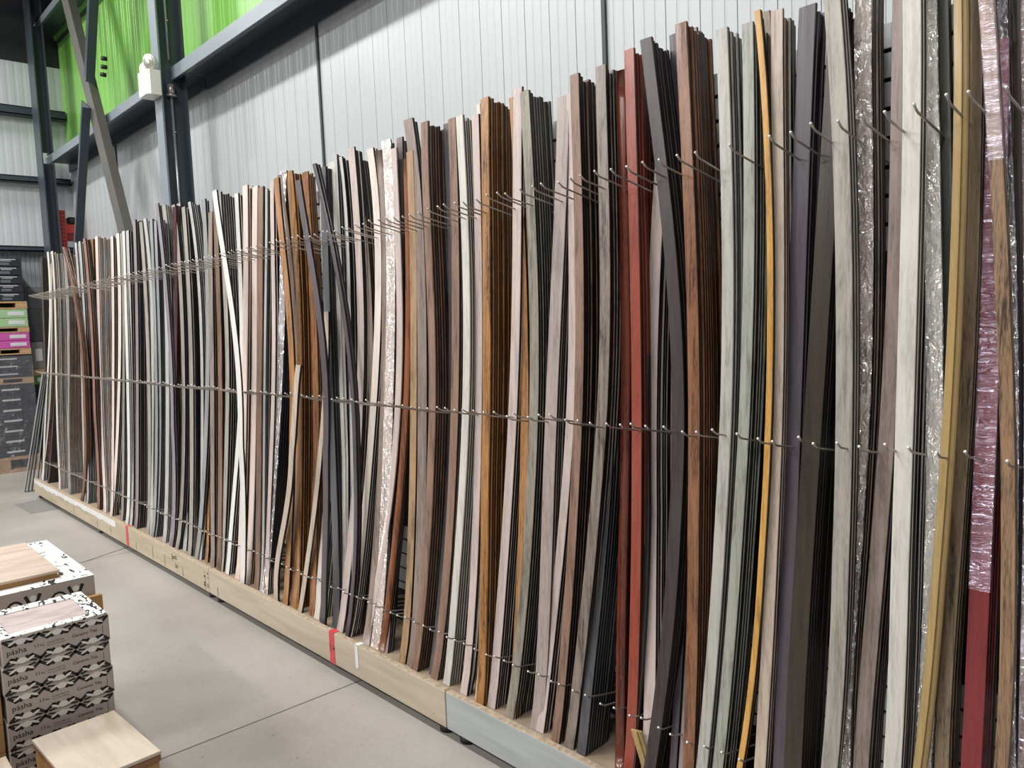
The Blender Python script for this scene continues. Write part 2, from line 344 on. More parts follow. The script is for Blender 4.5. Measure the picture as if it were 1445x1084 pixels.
# braces
def brace(pa, pb, Y, w, mat, label, ext=(0, 0), fs=1):
    a = onY(*pa, Y); c = onY(*pb, Y); d = c-a; a -= d*ext[0]; c += d*ext[1]
    e = empty('cross_brace', c, label, 'brace')
    b = MB(); b.beam(a-c, Vector((0, 0, 0)), w, .012, mat); n = d.cross(Vector((0, 1, 0))).normalized()
    b.beam(a-c+n*(w/2-.006)+Vector((0, .04*fs, 0)), n*(w/2-.006)+Vector((0, .04*fs, 0)), .012, .07, mat)
    b.build('angle_bar', e); return e
brA = brace((92, 0), (172, 325), 2.50, .18, M_brace, 'long grey-brown diagonal brace falling from upper left to lower right', (.35, .8))
brB = brace((131, 0), (126, 112), 2.485, .33, M_struct, 'upper dark steel brace section ending at the bolted plate', (.6, 0), -1)
brC = brace((121.5, 147), (111, 335), 2.485, .30, M_struct, 'lower dark steel brace section descending from the brace crossing', (0, 2.05), -1)
for k, (x, y) in enumerate(((138, 81), (138, 93), (137, 104))):
    q = onY(x, y, 2.40); b = MB(); b.tube([(q.x, 2.43, q.z), (q.x, 2.478, q.z)], .022, M_blk, 6)
    o = b.build('bolt', brB); o.matrix_parent_inverse = Matrix.Translation(-brB.location)
# conduit
ce = empty('conduit', (-6.965, 2.60, 0), 'thin galvanised conduit running up the dark column beside the emergency light', 'conduit')
b = MB(); b.tube([(0.02, 0, 1.8), (0.02, 0, 3.60)], .011, plain('galvanised', '#b9bcbe', .3, .7), 8); b.build('pipe_run', ce)
b = MB(); b.tube([(0.02, 0, 3.90), (0.02, 0, 6.9)], .011, plain('galvanised2', '#b9bcbe', .3, .7), 8); b.build('pipe_run', ce)
b = MB(); b.tube([(.02, 0, 3.60), (.02, 0, 3.615)], .045, M_steel, 12); b.tube([(.02, 0, 3.615), (.02, 0, 3.70)], .03, M_steel, 10); b.build('fitting', ce)
for z in (3.3, 4.22, 2.6, 5.1):
    b = MB(); b.tube([(-.03, 0, z), (.05, 0, z)], .009, M_steel, 6); b.tube([(-.035, 0, z), (-.02, 0, z)], .02, M_steel, 8); b.build('pipe_clip', ce)
# emergency light
M_ivory = plain('ivory_housing', '#d9d8d0', .4, noise=.02)
el = empty('emergency_light', (-6.96, 2.45, 3.58), 'ivory two-lamp emergency light box mounted high on the dark column', 'emergency light')
b = MB()
prof = [(-.11, -.07), (.06, -.07), (.09, -.04), (.09, .045), (-.11, .045)]
vsl = [(x, y, .0) for x, y in prof]+[(x, y, .2) for x, y in prof]
b.add(vsl, [(4, 3, 2, 1, 0), (5, 6, 7, 8, 9)]+[(i, (i+1) % 5, 5+(i+1) % 5, 5+i) for i in range(5)], M_ivory)
b.build('housing', el)
def lamp(x, y, z, dirv, nm):
    d = Vector(dirv).normalized(); p = Vector((x, y, z)); b = MB()
    b.tube([p-d*.05, p-d*.03, p, p+d*.015], [.022, .05, .062, .06], M_ivory, 14)
    b.tube([p+d*.0152, p+d*.018], [.056, .052], M_steel, 14)
    b.tube([p+d*.0182, p+d*.024], [.026, .012], M_tip, 10)
    b.tube([(x, y+.02, .2), p-d*.03], .012, M_ivory, 6)
    b.build(nm, el)
lamp(.05, -.02, .27, (.45, -1, -.2), 'lamp_head'); lamp(-.10, 0, .245, (-1, -.4, .3), 'lamp_head')

# ---------------------------------------------------------------- the rack
YP = 2.085
rk = empty('display_rack', (-4.6, 1.9, 0), 'long low timber-fronted display platform holding the upright wood-look strips', 'rack')
def part(b, name, par=rk):
    o = b.build(name, par); o.matrix_parent_inverse = Matrix.Translation(-par.location); return o
def board_mat(name, col, paint):
    m, nt, p = newmat(name); L = nt.links
    tc = N(nt, 'ShaderNodeTexCoord'); mp = N(nt, 'ShaderNodeMapping'); mp.inputs['Scale'].default_value = (1.2, 8, 14)
    n1 = N(nt, 'ShaderNodeTexNoise'); n1.inputs['Scale'].default_value = 2.4; n1.inputs['Detail'].default_value = 6
    L.new(tc.outputs['Object'], mp.inputs[0]); L.new(mp.outputs[0], n1.inputs[0])
    cr = N(nt, 'ShaderNodeValToRGB'); e = cr.color_ramp.elements; c = lin(col)
    e[0].position = .3; e[0].color = tuple(x*.86 for x in c[:3])+(1,); e[1].position = .65; e[1].color = tuple(min(1, x*1.06) for x in c[:3])+(1,)
    L.new(n1.outputs['Fac'], cr.inputs[0])
    vo = N(nt, 'ShaderNodeTexVoronoi'); vo.inputs['Scale'].default_value = 9; L.new(tc.outputs['Object'], vo.inputs['Vector'])
    lt = N(nt, 'ShaderNodeMath', operation='LESS_THAN'); lt.inputs[1].default_value = .075; L.new(vo.outputs['Distance'], lt.inputs[0])
    sc = N(nt, 'ShaderNodeSeparateColor'); L.new(vo.outputs['Color'], sc.inputs[0])
    l2 = N(nt, 'ShaderNodeMath', operation='LESS_THAN'); l2.inputs[1].default_value = .3; L.new(sc.outputs[0], l2.inputs[0])
    mm = N(nt, 'ShaderNodeMath', operation='MULTIPLY'); L.new(lt.outputs[0], mm.inputs[0]); L.new(l2.outputs[0], mm.inputs[1])
    m8 = N(nt, 'ShaderNodeMath', operation='MULTIPLY'); m8.inputs[1].default_value = .6; L.new(mm.outputs[0], m8.inputs[0])
    mx = N(nt, 'ShaderNodeMixRGB'); mx.inputs[2].default_value = lin('#5a4c38')
    L.new(m8.outputs[0], mx.inputs[0]); L.new(cr.outputs[0], mx.inputs[1]); L.new(mx.outputs[0], p.inputs['Base Color'])
    p.inputs['Roughness'].default_value = .55; return m
M_pine = board_mat('worn_cream_board', '#b3a68f', 0); M_pine2 = board_mat('worn_beige_board', '#b5a996', 0); M_gpaint = board_mat('worn_grey_paint_board', '#a5aaab', 1)
M_chip = plain('chipped_board_edge', '#a2917c', .7, noise=.35, scale=60)
M_deck = plain('dusty_deck', '#8d7d6b', .7, noise=.2, scale=14)
ZB0, ZB1, YB = .046, .193, 1.742
for x0, x1, mt, lb in ((-9.07, -4.628, M_pine, 'cream worn board with old tape'), (-4.622, -2.343, M_pine2, 'beige board with red tape'), (-2.337, .3, M_gpaint, 'grey painted board')):
    b = MB(); b.bbox(x0, x1, YB, YB+.024, ZB0, ZB1, mt, .002); b.bbox(x0+.003, x1-.003, YB+.001, YB+.026, ZB1-.003, ZB1+.003, M_chip, .002)
    o = part(b, 'front_board'); o['label'] = lb
    xs = x0+.8
    for xf in (x0+.06, x1-.06) + ((-6.95,) if x0 < -8 else ()):
        b = MB(); b.tube([(xf, 1.80, 0), (xf, 1.80, .022), (xf, 1.80, .024), (xf, 1.80, .06)], [.036, .036, .014, .014], M_blk, 14); part(b, 'levelling_foot')
b = MB(); b.box(-9.07, .3, YB+.027, YP-.004, .13, .165, M_deck); part(b, 'deck')
b = MB(); b.box(-9.07, .3, 1.98, 2.0, .03, .129, M_blk); part(b, 'deck_support')
# board butt-joint lines, tape, handwriting
for X in (-7.6, -6.9, -6.55, -5.95, -5.6, -5.37, -5.05, -4.68, -4.5):
    b = MB(); h = random.uniform(.4, 1); b.box(X-.003, X+.003, YB-.0008, YB, ZB0+.01, ZB0+.01+(ZB1-ZB0-.02)*h, M_seam); part(b, 'board_joint')
M_red = plain('red_tape', '#c43f44', .4); M_wtape = plain('white_tape', '#dadada', .4)
for X, w, z0 in ((-3.19, .045, ZB0), (-6.14, .05, ZB0)):
    b = MB(); b.box(X-w/2, X+w/2, YB-.0016, YB-.0004, z0, ZB1, M_red); b.box(X-w/2, X+w/2, YB-.0016, YB+.03, ZB1+.0034, ZB1+.0044, M_red)
    if X > -4:
        b.tube([(X+.012, YB-.002, .125), (X+.012, YB-.0017, .125)], .011, M_blk, 14); b.tube([(X+.012, YB-.0024, .125), (X+.012, YB-.002, .125)], .007, M_red, 12)
        vs_, fs_ = text_geom('ROBERTS', .012)
        b.add([(X-.01-v.y, YB-.002, .15-v.x) for v in vs_], fs_, M_blk)
    o = part(b, 'red_tape')
b = MB(); X = -2.975; b.box(X-.012, X+.012, YB-.0016, YB-.0004, .09, ZB1, M_wtape); b.box(X-.012, X+.016, YB-.0016, YB+.03, ZB1+.0034, ZB1+.0044, M_wtape); part(b, 'white_tape')
b = MB(); n = 40
top = []; bot = []
for i in range(n+1):
    X = -9.06+i*(2.65/n); top.append((X, YB-.0012, ZB1-.004)); bot.append((X, YB-.0012, ZB1-.038-random.uniform(0, .022)))
b.add(top+bot, [(i, n+1+i, n+2+i, i+1) for i in range(n)], M_wtape); o = part(b, 'torn_paper_strip')
for txt, X, z, s in (('Spots', -5.24, .132, .05), ('Sm', -5.18, .085, .045)):
    b = MB(); vs_, fs_ = text_geom(txt, s); b.add([(X+v.x*.9, YB-.0012, z+v.y+v.x*.12) for v in vs_], fs_, M_blk); part(b, 'handwriting')
for X in (-4.7, -4.655):
    for z in (.155, .13, .09, .075): b = MB(); b.box(X+random.uniform(-.01, .01), X+random.uniform(.012, .02), YB-.0012, YB-.0002, z, z+.009, M_blk); part(b, 'staple_hole')

# slatted back panels
M_slat = plain('white_slatwall', '#ccd0d0', .45, noise=.03); M_back = plain('dark_back_panel', '#121213', .6)
sp = empty('slatwall_back', (-4.6, YP, 0), 'white slatted back panel with dark lower sheet behind the strips', 'back panel')
def slat(z0, z1, ph, name='slat_panel'):
    b = MB(); z = z1
    zs = []
    while z > z0+.01:
        zz = max(z0, z-.0715+.012); b.box(-9.07, .3, YP, YP+.014, zz, z, M_slat); b.box(-9.07, .3, YP+.009, YP+.015, max(z0, zz-.012), zz, M_blk); z = zz-.012
    part(b, name, sp)
slat(1.737, 2.297, 0); slat(1.15, 1.235, 0); slat(.33, .645, 0)
for z0, z1 in ((1.236, 1.736), (.646, 1.149), (.166, .329)):
    b = MB(); b.box(-9.07, .3, YP+.004, YP+.014, z0, z1, M_back); part(b, 'dark_sheet', sp)
X = -9.0
while X < .3: b = MB(); b.box(X-.02, X+.02, YP+.016, YP+.05, .0, 2.2, M_struct); part(b, 'upright', sp); X += 1.2
b = MB(); q = onY(806, 586, YP-.02); b.bbox(q.x-.05, q.x+.05, YP-.012, YP-.001, q.z-.06, q.z+.05, wm('tanoak'), .002); part(b, 'wood_block', sp)

# pegs
pb = MB(); r_ = .0028; D = YP-1.80
rise = .19*D
pb.tube([(0, 0, -rise-.012+.0), (0, -.02, -rise-.010), (0, -D*.5, -rise*.5-.012), (0, -D+.022, -.014), (0, -D+.014, -.010), (0, -D, 0)], r_, M_steel, 6)
pb.tube([(0, -D+.002, -.002), (0, -D-.0015, .001), (0, -D-.003, .0025)], [r_*1.05, r_*1.35, r_*.7], M_tip, 7)
peg_me = pb.mesh('peg_hook')
pegX = [-.438-.0556*k for k in range(-3, 152)]
rows = ((2.02, 'upper'), (1.277, 'middle'), (.381, 'lower'))
for z, rn in rows:
    nn = 0; stuff = MB()
    for k, X in enumerate(pegX):
        rr = random.Random(k*7+int(z*100)); xx = X+rr.uniform(-.004, .004); zz = z+rr.uniform(-.005, .005)
        if z > 2 and .0 > X and rr.random() < .02: continue
        if X < -.35 and nn < 100:
            o = bpy.data.objects.new('peg_hook', peg_me); C.objects.link(o); o.location = (xx, YP, zz); o.rotation_euler = (rr.uniform(-.02, .02), 0, rr.uniform(-.04, .04))
            tag(o, 'bent steel peg with bright tip in the %s row of the rack' % rn, 'peg', 'steel pegs in the %s row' % rn); nn += 1
        elif X < -.35:
            stuff.add([(v[0]+xx, v[1]+YP, v[2]+zz) for v in pb.v], pb.f, M_steel, True)
    if stuff.v: tag(stuff.build('peg_hook'), 'far run of bent steel pegs in the %s row, towards the rack\'s left end' % rn, 'peg', kind='stuff')

# ---------------------------------------------------------------- the strips
# (colour, edge, px width of face, left-edge pixels down the strip, flags)
S = [
('dkbrown','K',4,[(57,363),(60,430),(61,520),(63,600),(58,662)],''),
('white','K',2.5,[(66,356),(69,440),(66.5,525),(61.5,605),(60,665)],''),
('maroon','K',4.5,[(70,358),(71,430),(71.5,503),(70,560),(68,668)],'b'),
('beige','K',5,[(71,372),(71.5,480),(70.5,540),(66.5,605),(62,644),(57.7,672)],''),
('dkbrown','K',8,[(76,372),(77,470),(76,540),(72,611),(67,680)],'b'),
('cream','W',8,[(72,355),(75,409),(77,440),(78,530),(79.5,600),(83,688)],'n4'),
('greytaupe','B',5.5,[(89,358),(93,420),(96,503),(95,644),(97,700)],''),
('redbrown','B',6,[(87.6,349),(94,375),(100,409),(104,431),(110,462),(116,510),(117,600),(114,705)],'f'),
('palegrey','W',5,[(105,343),(108,385),(111,431),(113.5,503),(115,560),(116,611),(118,700)],''),
('ltgrey','K',4,[(111,341),(113,386),(117,431),(120,503),(121,611),(122,712)],''),
('rosebrown','K',6.5,[(117,337),(121,386),(125,431),(128,481),(131,536),(133.5,611),(136,677),(138,715)],'f'),
('honey','K',4.5,[(128,338),(131,431),(134.5,481),(137,530),(139,600),(140,715)],''),
('pinkwhite','W',5.5,[(134,334),(136,431),(138.6,503),(140,560),(142,633),(146,722)],'n8'),
('pinkwhite','K',6,[(156,334),(158,431),(157.5,503),(158,560),(157.5,620),(155,727)],''),
('cream','K',5,[(164,330),(166,431),(167,503),(166,560),(163,620),(160,660),(156,722)],''),
('greytaupe','K',3.5,[(169,330),(172,431),(173,536),(172,633),(170,735)],''),
('white','W',4.5,[(172,327),(175,431),(178,525),(179.5,633),(177,738)],'n1'),
('palegrey','K',4,[(178,326),(181,431),(184,536),(184.5,682),(183,740)],''),
('mauve','K',5.5,[(187,311),(190,400),(191,440),(191.5,537),(192,620),(190,742)],'n5'),
('greige','W',4,[(196,314),(201,381),(204,430),(207,537),(208.5,620),(208,726),(206,757)],'n1'),
('ltgrey','W',3.5,[(202,309),(208,381),(213,440),(213,537),(212,640),(211,755)],'n2'),
('slate','K',4,[(211,310),(215.5,440),(218.5,537),(219,600),(216.5,693),(213,757)],''),
('slate','K',3.5,[(217,312),(221,440),(224,537),(224,620),(221,693),(217,758)],''),
('lilac','K',4.5,[(219,288),(222,314),(228,370),(232,420),(238.5,500),(241,560),(242,640),(240,768)],'f'),
('ltgrey','W',6,[(226,312),(231,420),(233,500),(234,560),(233.5,640),(232,693),(229,764)],''),
('greige','W',4,[(229,290),(234,340),(239,400),(243,440),(246,520),(247,640)],'bn4'),
('maroon','M',5.5,[(243,293),(246,400),(244,500),(245,560),(244,620),(242.6,693),(242,768)],'n3'),
('greige','K',5.5,[(242,290),(246,330),(251,381),(254,440),(256,540),(256.5,600),(254,704),(247.5,772)],''),
('ltgrey','K',4.5,[(249,288),(255,325),(259,381),(261,440),(262,540),(261,640),(258,775)],'b'),
('greige','K',5.5,[(256,293),(259,336),(262,381),(265,440),(267,537),(268,600),(267.5,704),(265,780)],'n2'),
('dkbrown','K',6,[(264,300),(271,440),(273.5,537),(274,640),(272,780)],'bn1'),
('greytaupe','K',4,[(262.5,294),(267,336),(272,381),(275,440),(277,540),(278,640),(276,780)],'b'),
('ltgrey','K',3.5,[(265,285.5),(270,320),(276,370),(280,430),(283,537),(283,640),(281,785)],''),
('slate','K',5.5,[(283.6,282),(287,336),(288.6,381),(290,440),(289.5,537),(288,610),(283,693),(276,777)],'n1'),
('beige','K',4,[(290,300),(292,430),(293.5,537),(292,640),(287,726),(281,785)],'b'),
('honey','K',3.5,[(290,310),(293,470),(294,545),(294.5,600),(292.5,704),(290,790)],'b'),
('taupe','K',5.5,[(294,300),(295.5,480),(296,560),(297,650),(296.5,704),(297,795)],'n2'),
('oak','K',8.5,[(300,283),(303,370),(305,420),(307,537),(308,620),(307,693),(306,795)],'n1'),
('greige','K',5,[(305.7,272),(309,325),(313,381),(316,440),(317,537),(318,620),(314,693),(310,800)],'n5'),
('white','K',7,[(299,270),(307,325),(315,381),(321,420),(331,508),(334,553),(336.5,619),(338,680),(339,812)],'ff'),
('white','K',5.5,[(330.6,274),(333,336),(336,381),(338,464),(336.5,575),(332,641),(329,661),(323,760),(318,815)],'n1'),
('pinkwhite','B',8,[(342,263),(343,341),(342.5,464),(341,553),(338.8,694),(335,770),(331.5,818)],'n4'),
('pinkwhite','B',7,[(356,264),(355.5,341),(355,464),(354,600),(352,694),(348,780),(345.5,825)],'n1'),
('brown','B',7,[(364,265),(364,341),(362.5,464),(362,600),(361,694),(358,828)],'n2'),
('ltgrey','B',3,[(374,267),(374,341),(372,464),(371,600),(370,694),(366,835)],'n1'),
('palepink','K',5,[(381,256.6),(382,341),(383,486),(382,600),(378,680),(373,838)],'n1'),
('dkplum','K',12,[(396,243),(395,330),(394,440),(392,508),(389,575),(382,672),(375,783),(369,840)],'pn2'),
('honey','K',7,[(384.8,253),(391,296),(394,341),(396,370),(403,442),(407,508),(408.5,553),(409,620),(404,738),(399,850)],'f'),
('brown','K',6.5,[(391,248),(397,296),(404,341),(409,400),(413,470),(414,600),(410,858)],''),
('honeyoak','O',12,[(403.6,243),(407.5,296),(411,341),(414,379),(416,464),(418,575),(417,672),(416,761),(412,860)],'n6'),
('plum','K',7,[(416,255.5),(423,296),(428.5,341),(435,368),(442,412),(446,450),(450.6,486),(455,553),(456,619),(455.5,700),(452,865)],'ff'),
('orangebrown','O',8,[(426,244),(431,330),(436,420),(440,500),(441,600),(440,700),(436,868)],'gbn3'),
('beige','K',7,[(417,515),(416,526),(410.7,597),(406,672),(397,738),(386,848)],'ffs'),
('beige','K',6,[(457,440),(456,520),(452.8,588),(446,672),(439.5,716),(430.6,794),(419.6,864)],'fs'),
('plum','K',4.5,[(439.6,232),(447,263),(456,296),(463,324),(475,420),(484,464),(492.6,531),(497,575),(499,650),(497,760),(489,888)],'f'),
('dkgrey','K',13,[(450,237.8),(453,300),(455,380),(456,442),(459,508),(463,597),(466,672),(467,738),(469,880)],''),
('offwhite','W',14,[(452,245),(456,400),(461,540),(463,600),(461.5,655),(453,738),(447,820),(442,874)],'bn6'),
('offwhite','W',9,[(463,230),(466.6,301),(470,420),(474,531),(477,620),(478,694),(478,886)],'bn1'),
('palegrey','K',4,[(471,219),(475,300),(480,420),(484,531),(487,640),(488,890)],'b'),
('palegrey','K',4,[(478,222),(482,250),(486,300),(490,420),(493,531),(494,640),(492,890)],''),
('palepink','K',9.5,[(490.5,210),(497,300),(502,360),(504,450),(503.5,531),(502,597),(498,664),(493,730),(485,810),(475,890)],'n1'),
('taupe','K',7,[(499.5,222),(508,301),(514,360),(518,430),(520,500),(518,600),(505,790),(492,896)],'bn2'),
('cream','K',9,[(517,211),(522,256),(529,330),(530,379),(527,430),(525,508),(521,575),(519,650),(505,761),(489,893)],'n1'),
('taupe','K',11,[(525,215),(529,240),(533,301),(536,360),(537,440),(536,508),(534,597),(531,650),(527,740),(520,810),(510,905)],'r'),
('taupe','K',11,[(538,200),(543,256),(545,301),(545.5,379),(544,450),(543.5,508),(543,597),(541,672),(534,761),(523,912)],'p'),
('palepink','W',8,[(550,211),(554,256),(556,301),(558,400),(558,500),(556,597),(552.5,650),(544,716),(535,783),(524,838),(511,908)],'n3'),
('mauve','K',8,[(559,195.5),(560.5,256),(560.5,379),(561,440),(559.5,560),(557,640),(550,760),(540,912)],'bn2'),
('rust','K',8,[(567,225),(570,350),(569.5,486),(566,575),(560,672),(552,761),(544,827),(533,917)],'r'),
('tanoak','K',9,[(573,215),(577,350),(580,486),(577.5,575),(577,694),(575,761),(571,849),(563,930)],''),
('mauvebrown','K',13,[(569.5,170),(575,230),(581,267),(584,301),(587.5,400),(588.5,486),(589,575),(588,716),(585,805),(581,871),(574,938)],'n1'),
('brown','B',10,[(593,174),(596,250),(599,341),(602,449),(604,560),(604,644),(600,740),(593,820),(588,866),(580,944)],'hn6'),
('dkgrey','K',7,[(625,176),(629,260),(631,341),(632,450),(632,600),(620,800),(605,950)],'bn1'),
('brown','K',11,[(631.4,169),(635,260),(636.5,341),(636.8,449),(636.5,540),(635,622),(624,799),(620,866),(607,957)],'n1'),
('whitegrey','W',10,[(642.7,165),(648.6,275),(653,449),(651.5,581),(651,600),(643,755),(635,855),(625,970)],'n4'),
('palegrey','K',11,[(666,200),(669,450),(671,600),(672,700),(669,777),(667,844),(652,994)],'bs'),
('palepink','K',10,[(665,164),(667,230),(669,300),(670,449),(669.7,600),(665,777),(660,860),(649,992)],''),
('pinkwhite','O',5.5,[(672,148),(675,240),(677,340),(679,500),(679,700),(676,900),(670,990)],'b'),
('honeyoak','O',11,[(678,140),(680,300),(681,449),(680.5,560),(679.6,620),(678.5,755),(676,844),(671,997)],'hn11'),
('palepink','K',12,[(724,126),(723,270),(722,404),(720,515),(717,581),(715,620),(708,733),(703,821),(698,880),(687,1002)],'n3'),
('honey','K',11,[(718,139),(724,253),(729.5,341),(732,404),(733,537),(734,600),(734,666),(729,800),(725,888),(716,1010)],'n1'),
('olive','K',12.5,[(732.8,131),(741,253),(744,341),(746,426),(746,559),(745,620),(742,733),(734,821),(726,890),(713,1010)],'hn7'),
('taupemauve','K',16,[(786,138),(783,253),(780,341),(776.5,404),(773,493),(770,559),(767.5,620),(764.5,711),(762,821),(757,910),(749,1020)],'gn3'),
('palepink','K',11,[(799,133),(801,300),(802.6,426),(799,559),(796,622),(790,720),(783,800),(775,855),(768,932),(756,1050)],''),
('brown','K',12.5,[(803.6,107),(808,231),(810.5,341),(811,426),(809.5,559),(808,622),(803,740),(797,821),(794,870),(787,943),(777,1056)],'hn9'),
('greybrown','K',14,[(840,95),(842.4,231),(845.7,341),(846.5,430),(846,493),(842,580),(837,640),(829,750),(822,830),(817,870),(806,977),(795,1062)],'hn8'),
('dkgrey','K',13,[(848,200),(853,400),(852,600),(844,760),(833,860),(822,980),(813,1066)],'n8'),
('mahogany','K',13,[(868,101),(871,250),(873,370),(874,449),(874,588),(872,720),(869,826),(867,960),(866,1084)],'rn1'),
('terracotta','R',14,[(880,72),(884,200),(886.6,306),(889,449),(891,588),(891,700),(889,852),(885,984),(880,1084)],'n3'),
('palepink','K',16,[(930,150),(925,217),(919,300),(913.5,461),(910,566),(910,700),(910,852),(908,984),(905,1084)],'bn3'),
('charcoal','K',10,[(905,500),(906,700),(903,830),(896,950),(886,1084)],'bs'),
('charcoal','K',17,[(902.5,57),(914,150),(924,240),(936,350),(945,461),(946.5,566),(946,680),(941,813),(930,905),(915,1037),(908,1084)],'fn6'),
('plum','K',10,[(944,50),(950,200),(958,400),(962,600),(960,760),(955,900),(949,1000),(944,1084)],'bn1'),
('walnut','D',16,[(952,35),(958,150),(962,240),(966,373),(970,500),(971,620),(970.5,700),(969,852),(966,984),(963,1084)],'hn10'),
('mauve','K',12,[(971,42),(976,221),(979,330),(980,566)],'bn0'),
('greengrey','W',16.5,[(1009.5,43),(1013,130),(1016,221),(1017.5,350),(1017,500),(1015,600),(1011,700),(1003,826),(991,984),(982,1084)],'hn5'),
('green2','K',15.5,[(1046,35),(1049,160),(1049,284),(1046,430),(1043,566),(1038,680),(1028,826),(1019,931),(1005,1084)],'hn6'),
('yellowoak','D',7,[(1063.7,16),(1071,100),(1077,190),(1080,270),(1081.5,373),(1081,522),(1078,633),(1069,813),(1058.5,931),(1039,1084)],'f'),
('oakdark','K',12,[(1074,18),(1083,150),(1087,300),(1088,600),(1075,1000)],'b'),
('palebeige','K',16.5,[(1087,17),(1088.5,150),(1089,329),(1088,500),(1086,640),(1079,826),(1070,958),(1064,1084)],'hn6'),
('purple','K',23.5,[(1127,12),(1123,120),(1118,240),(1111,450),(1106,625),(1099.3,800),(1094,984),(1090,1084)],'n3'),
('dkolive','P',26,[(1170,20),(1166,97),(1155,240),(1142,461),(1132.8,622),(1119,800),(1111,984),(1105,1084)],'n5'),
('greige','K',24,[(1161.5,0),(1168,95),(1173.7,199),(1177,306),(1179,440),(1178,622),(1172.6,844),(1165,999),(1158,1084)],'fn3'),
('taupe','K',23,[(1206,0),(1207.5,200),(1207,461),(1202.5,622),(1195,740),(1186,860),(1177,1084)],'gpn6'),
('mauvebrown','K',23,[(1259,0),(1256,200),(1249,417),(1239,635),(1230,740),(1221,844),(1211,977),(1203,1084)],'n3'),
('whitegrey','K',26,[(1273,0),(1273,177),(1269,373),(1262,635),(1255.6,844),(1246,1084)],'fn4'),
('greengrey','K',23,[(1298,0),(1302,199),(1303.5,284),(1306.6,420),(1306.5,640),(1302,866),(1290,1084)],'p'),
('dkgreen','K',16,[(1322,0),(1328,300),(1330,600),(1320,1000)],'bn1'),
('tan','T',20,[(1344,0),(1343,240),(1337,439),(1334,480),(1326.5,635),(1318,750),(1311,844),(1287,1084)],'ft'),
('oakdark','K',22,[(1366,0),(1362,240),(1355,439),(1347,590),(1343,700),(1329,844),(1318,1084)],'n3'),
('dkbrown','K',16,[(1374,0),(1384,250),(1384,640),(1370,1084)],'b'),
('redwrap','K',30,[(1392,60),(1388,262),(1386,373),(1382,490),(1373,646),(1367,844),(1355,1084)],'qn3'),
('walnutlight','K',21,[(1381,0),(1389,133),(1394,221),(1399,284),(1402,373),(1407,524),(1411,635),(1413,800),(1409,930),(1402,1084)],'fq'),
('dkplum','K',15,[(1405,0),(1410,150),(1416,300),(1422,640),(1418,1084)],'bp'),
('dkbrown','K',12,[(1428,0),(1432,300),(1434,640),(1428,1084)],'bn2'),
('walnutlight','K',28,[(1441,0),(1445,400),(1445,640),(1442,844),(1437,1084)],'q'),
]
EDGE = {'K': M_blkgloss, 'B': wm('brownmix'), 'O': plain('amber_edge', '#8a5626', .4, noise=.3, scale=60), 'M': wm('maroon'), 'R': plain('rust_edge', '#5b2d20', .4),
        'D': plain('dark_walnut_edge', '#2c2019', .4), 'P': plain('plum_edge', '#3a343a', .35), 'T': wm('tan')}
def polyfit(ts, xs, deg):
    n = deg+1; A = [[sum(t**(i+j) for t in ts) for j in range(n)] for i in range(n)]; B = [sum(x*t**i for t, x in zip(ts, xs)) for i in range(n)]
    for i in range(n): A[i][i] += 1e-9
    for i in range(n):
        pv = max(range(i, n), key=lambda k: abs(A[k][i])); A[i], A[pv] = A[pv], A[i]; B[i], B[pv] = B[pv], B[i]
        for k in range(i+1, n):
            f = A[k][i]/A[i][i]
            for j in range(i, n): A[k][j] -= f*A[i][j]
            B[k] -= f*B[i]
    r = [0]*n
    for i in range(n-1, -1, -1): r[i] = (B[i]-sum(A[i][j]*r[j] for j in range(i+1, n)))/A[i][i]
    return r
ZD = .166
def ycurve(z, off=0, bow=0, bot=0): # strips lean: foot forward, head back near the panel
    t = max(0, min(1.1, (z-ZD)/2.2)); k = min(1, .25+2*t)
    return 1.812+bot*(1-t)+.152*t**.72 + bow*4*t*(1-t)*.015 + off*k
def profile(kind, w):
    if kind == 'r': # half-round face
        n = 9; pts = [(0, .011)]
        for i in range(n): 
            a = math.pi*i/(n-1); pts.append((w/2-w/2*math.cos(a), .008-.008*math.sin(a)))
        pts.append((w, .011)); return pts
    if kind == 't': # stepped reducer with a raised rib
        return [(0, .012), (0, .004), (w*.08, .001), (w*.52, .0), (w*.55, -.004), (w*.66, -.004), (w*.69, .002), (w*.9, .003), (w, .006), (w, .012)]
    e = min(.0022, w*.1)
    return [(0, .0055), (0, .0016), (e*.35, .0004), (e, 0), (w*.5, -.0006), (w-e, 0), (w-e*.35, .0004), (w, .0016), (w, .0055)]
def sweep(b, ctr, w, kind, face, side, yaw, back=True):
    """ctr: list of (x, y, z) for the front-left edge"""
    pr = profile(kind, w); n = len(pr); c, s = math.cos(yaw), math.sin(yaw)
    vs = []
    for (x, y, z) in ctr: vs += [(x+u*c-v*s, y+u*s+v*c, z) for u, v in pr]
    R_ = len(ctr)
    for j in range(n):
        k = (j+1) % n
        fs = [(i*n+j, i*n+k, (i+1)*n+k, (i+1)*n+j) for i in range(R_-1)]
        isside = j in (0, n-2); isback = j == n-1
        b.add([], [], face)
        base = len(b.v) if j == 0 else base
        if j == 0: b.v += vs
        mt = M_blk if isback else (side if isside else face)
        sl = b.slot(mt)
        for f in fs: b.f.append([base+q for q in f]); b.m.append(sl); b.smooth.append(kind == 'r' and not isside and not isback)
    for i, rev in ((0, False), (R_-1, True)):
        q = [base+i*n+j for j in range(n)]; b.f.append(q[::-1] if rev else q); b.m.append(b.slot(face)); b.smooth.append(False)
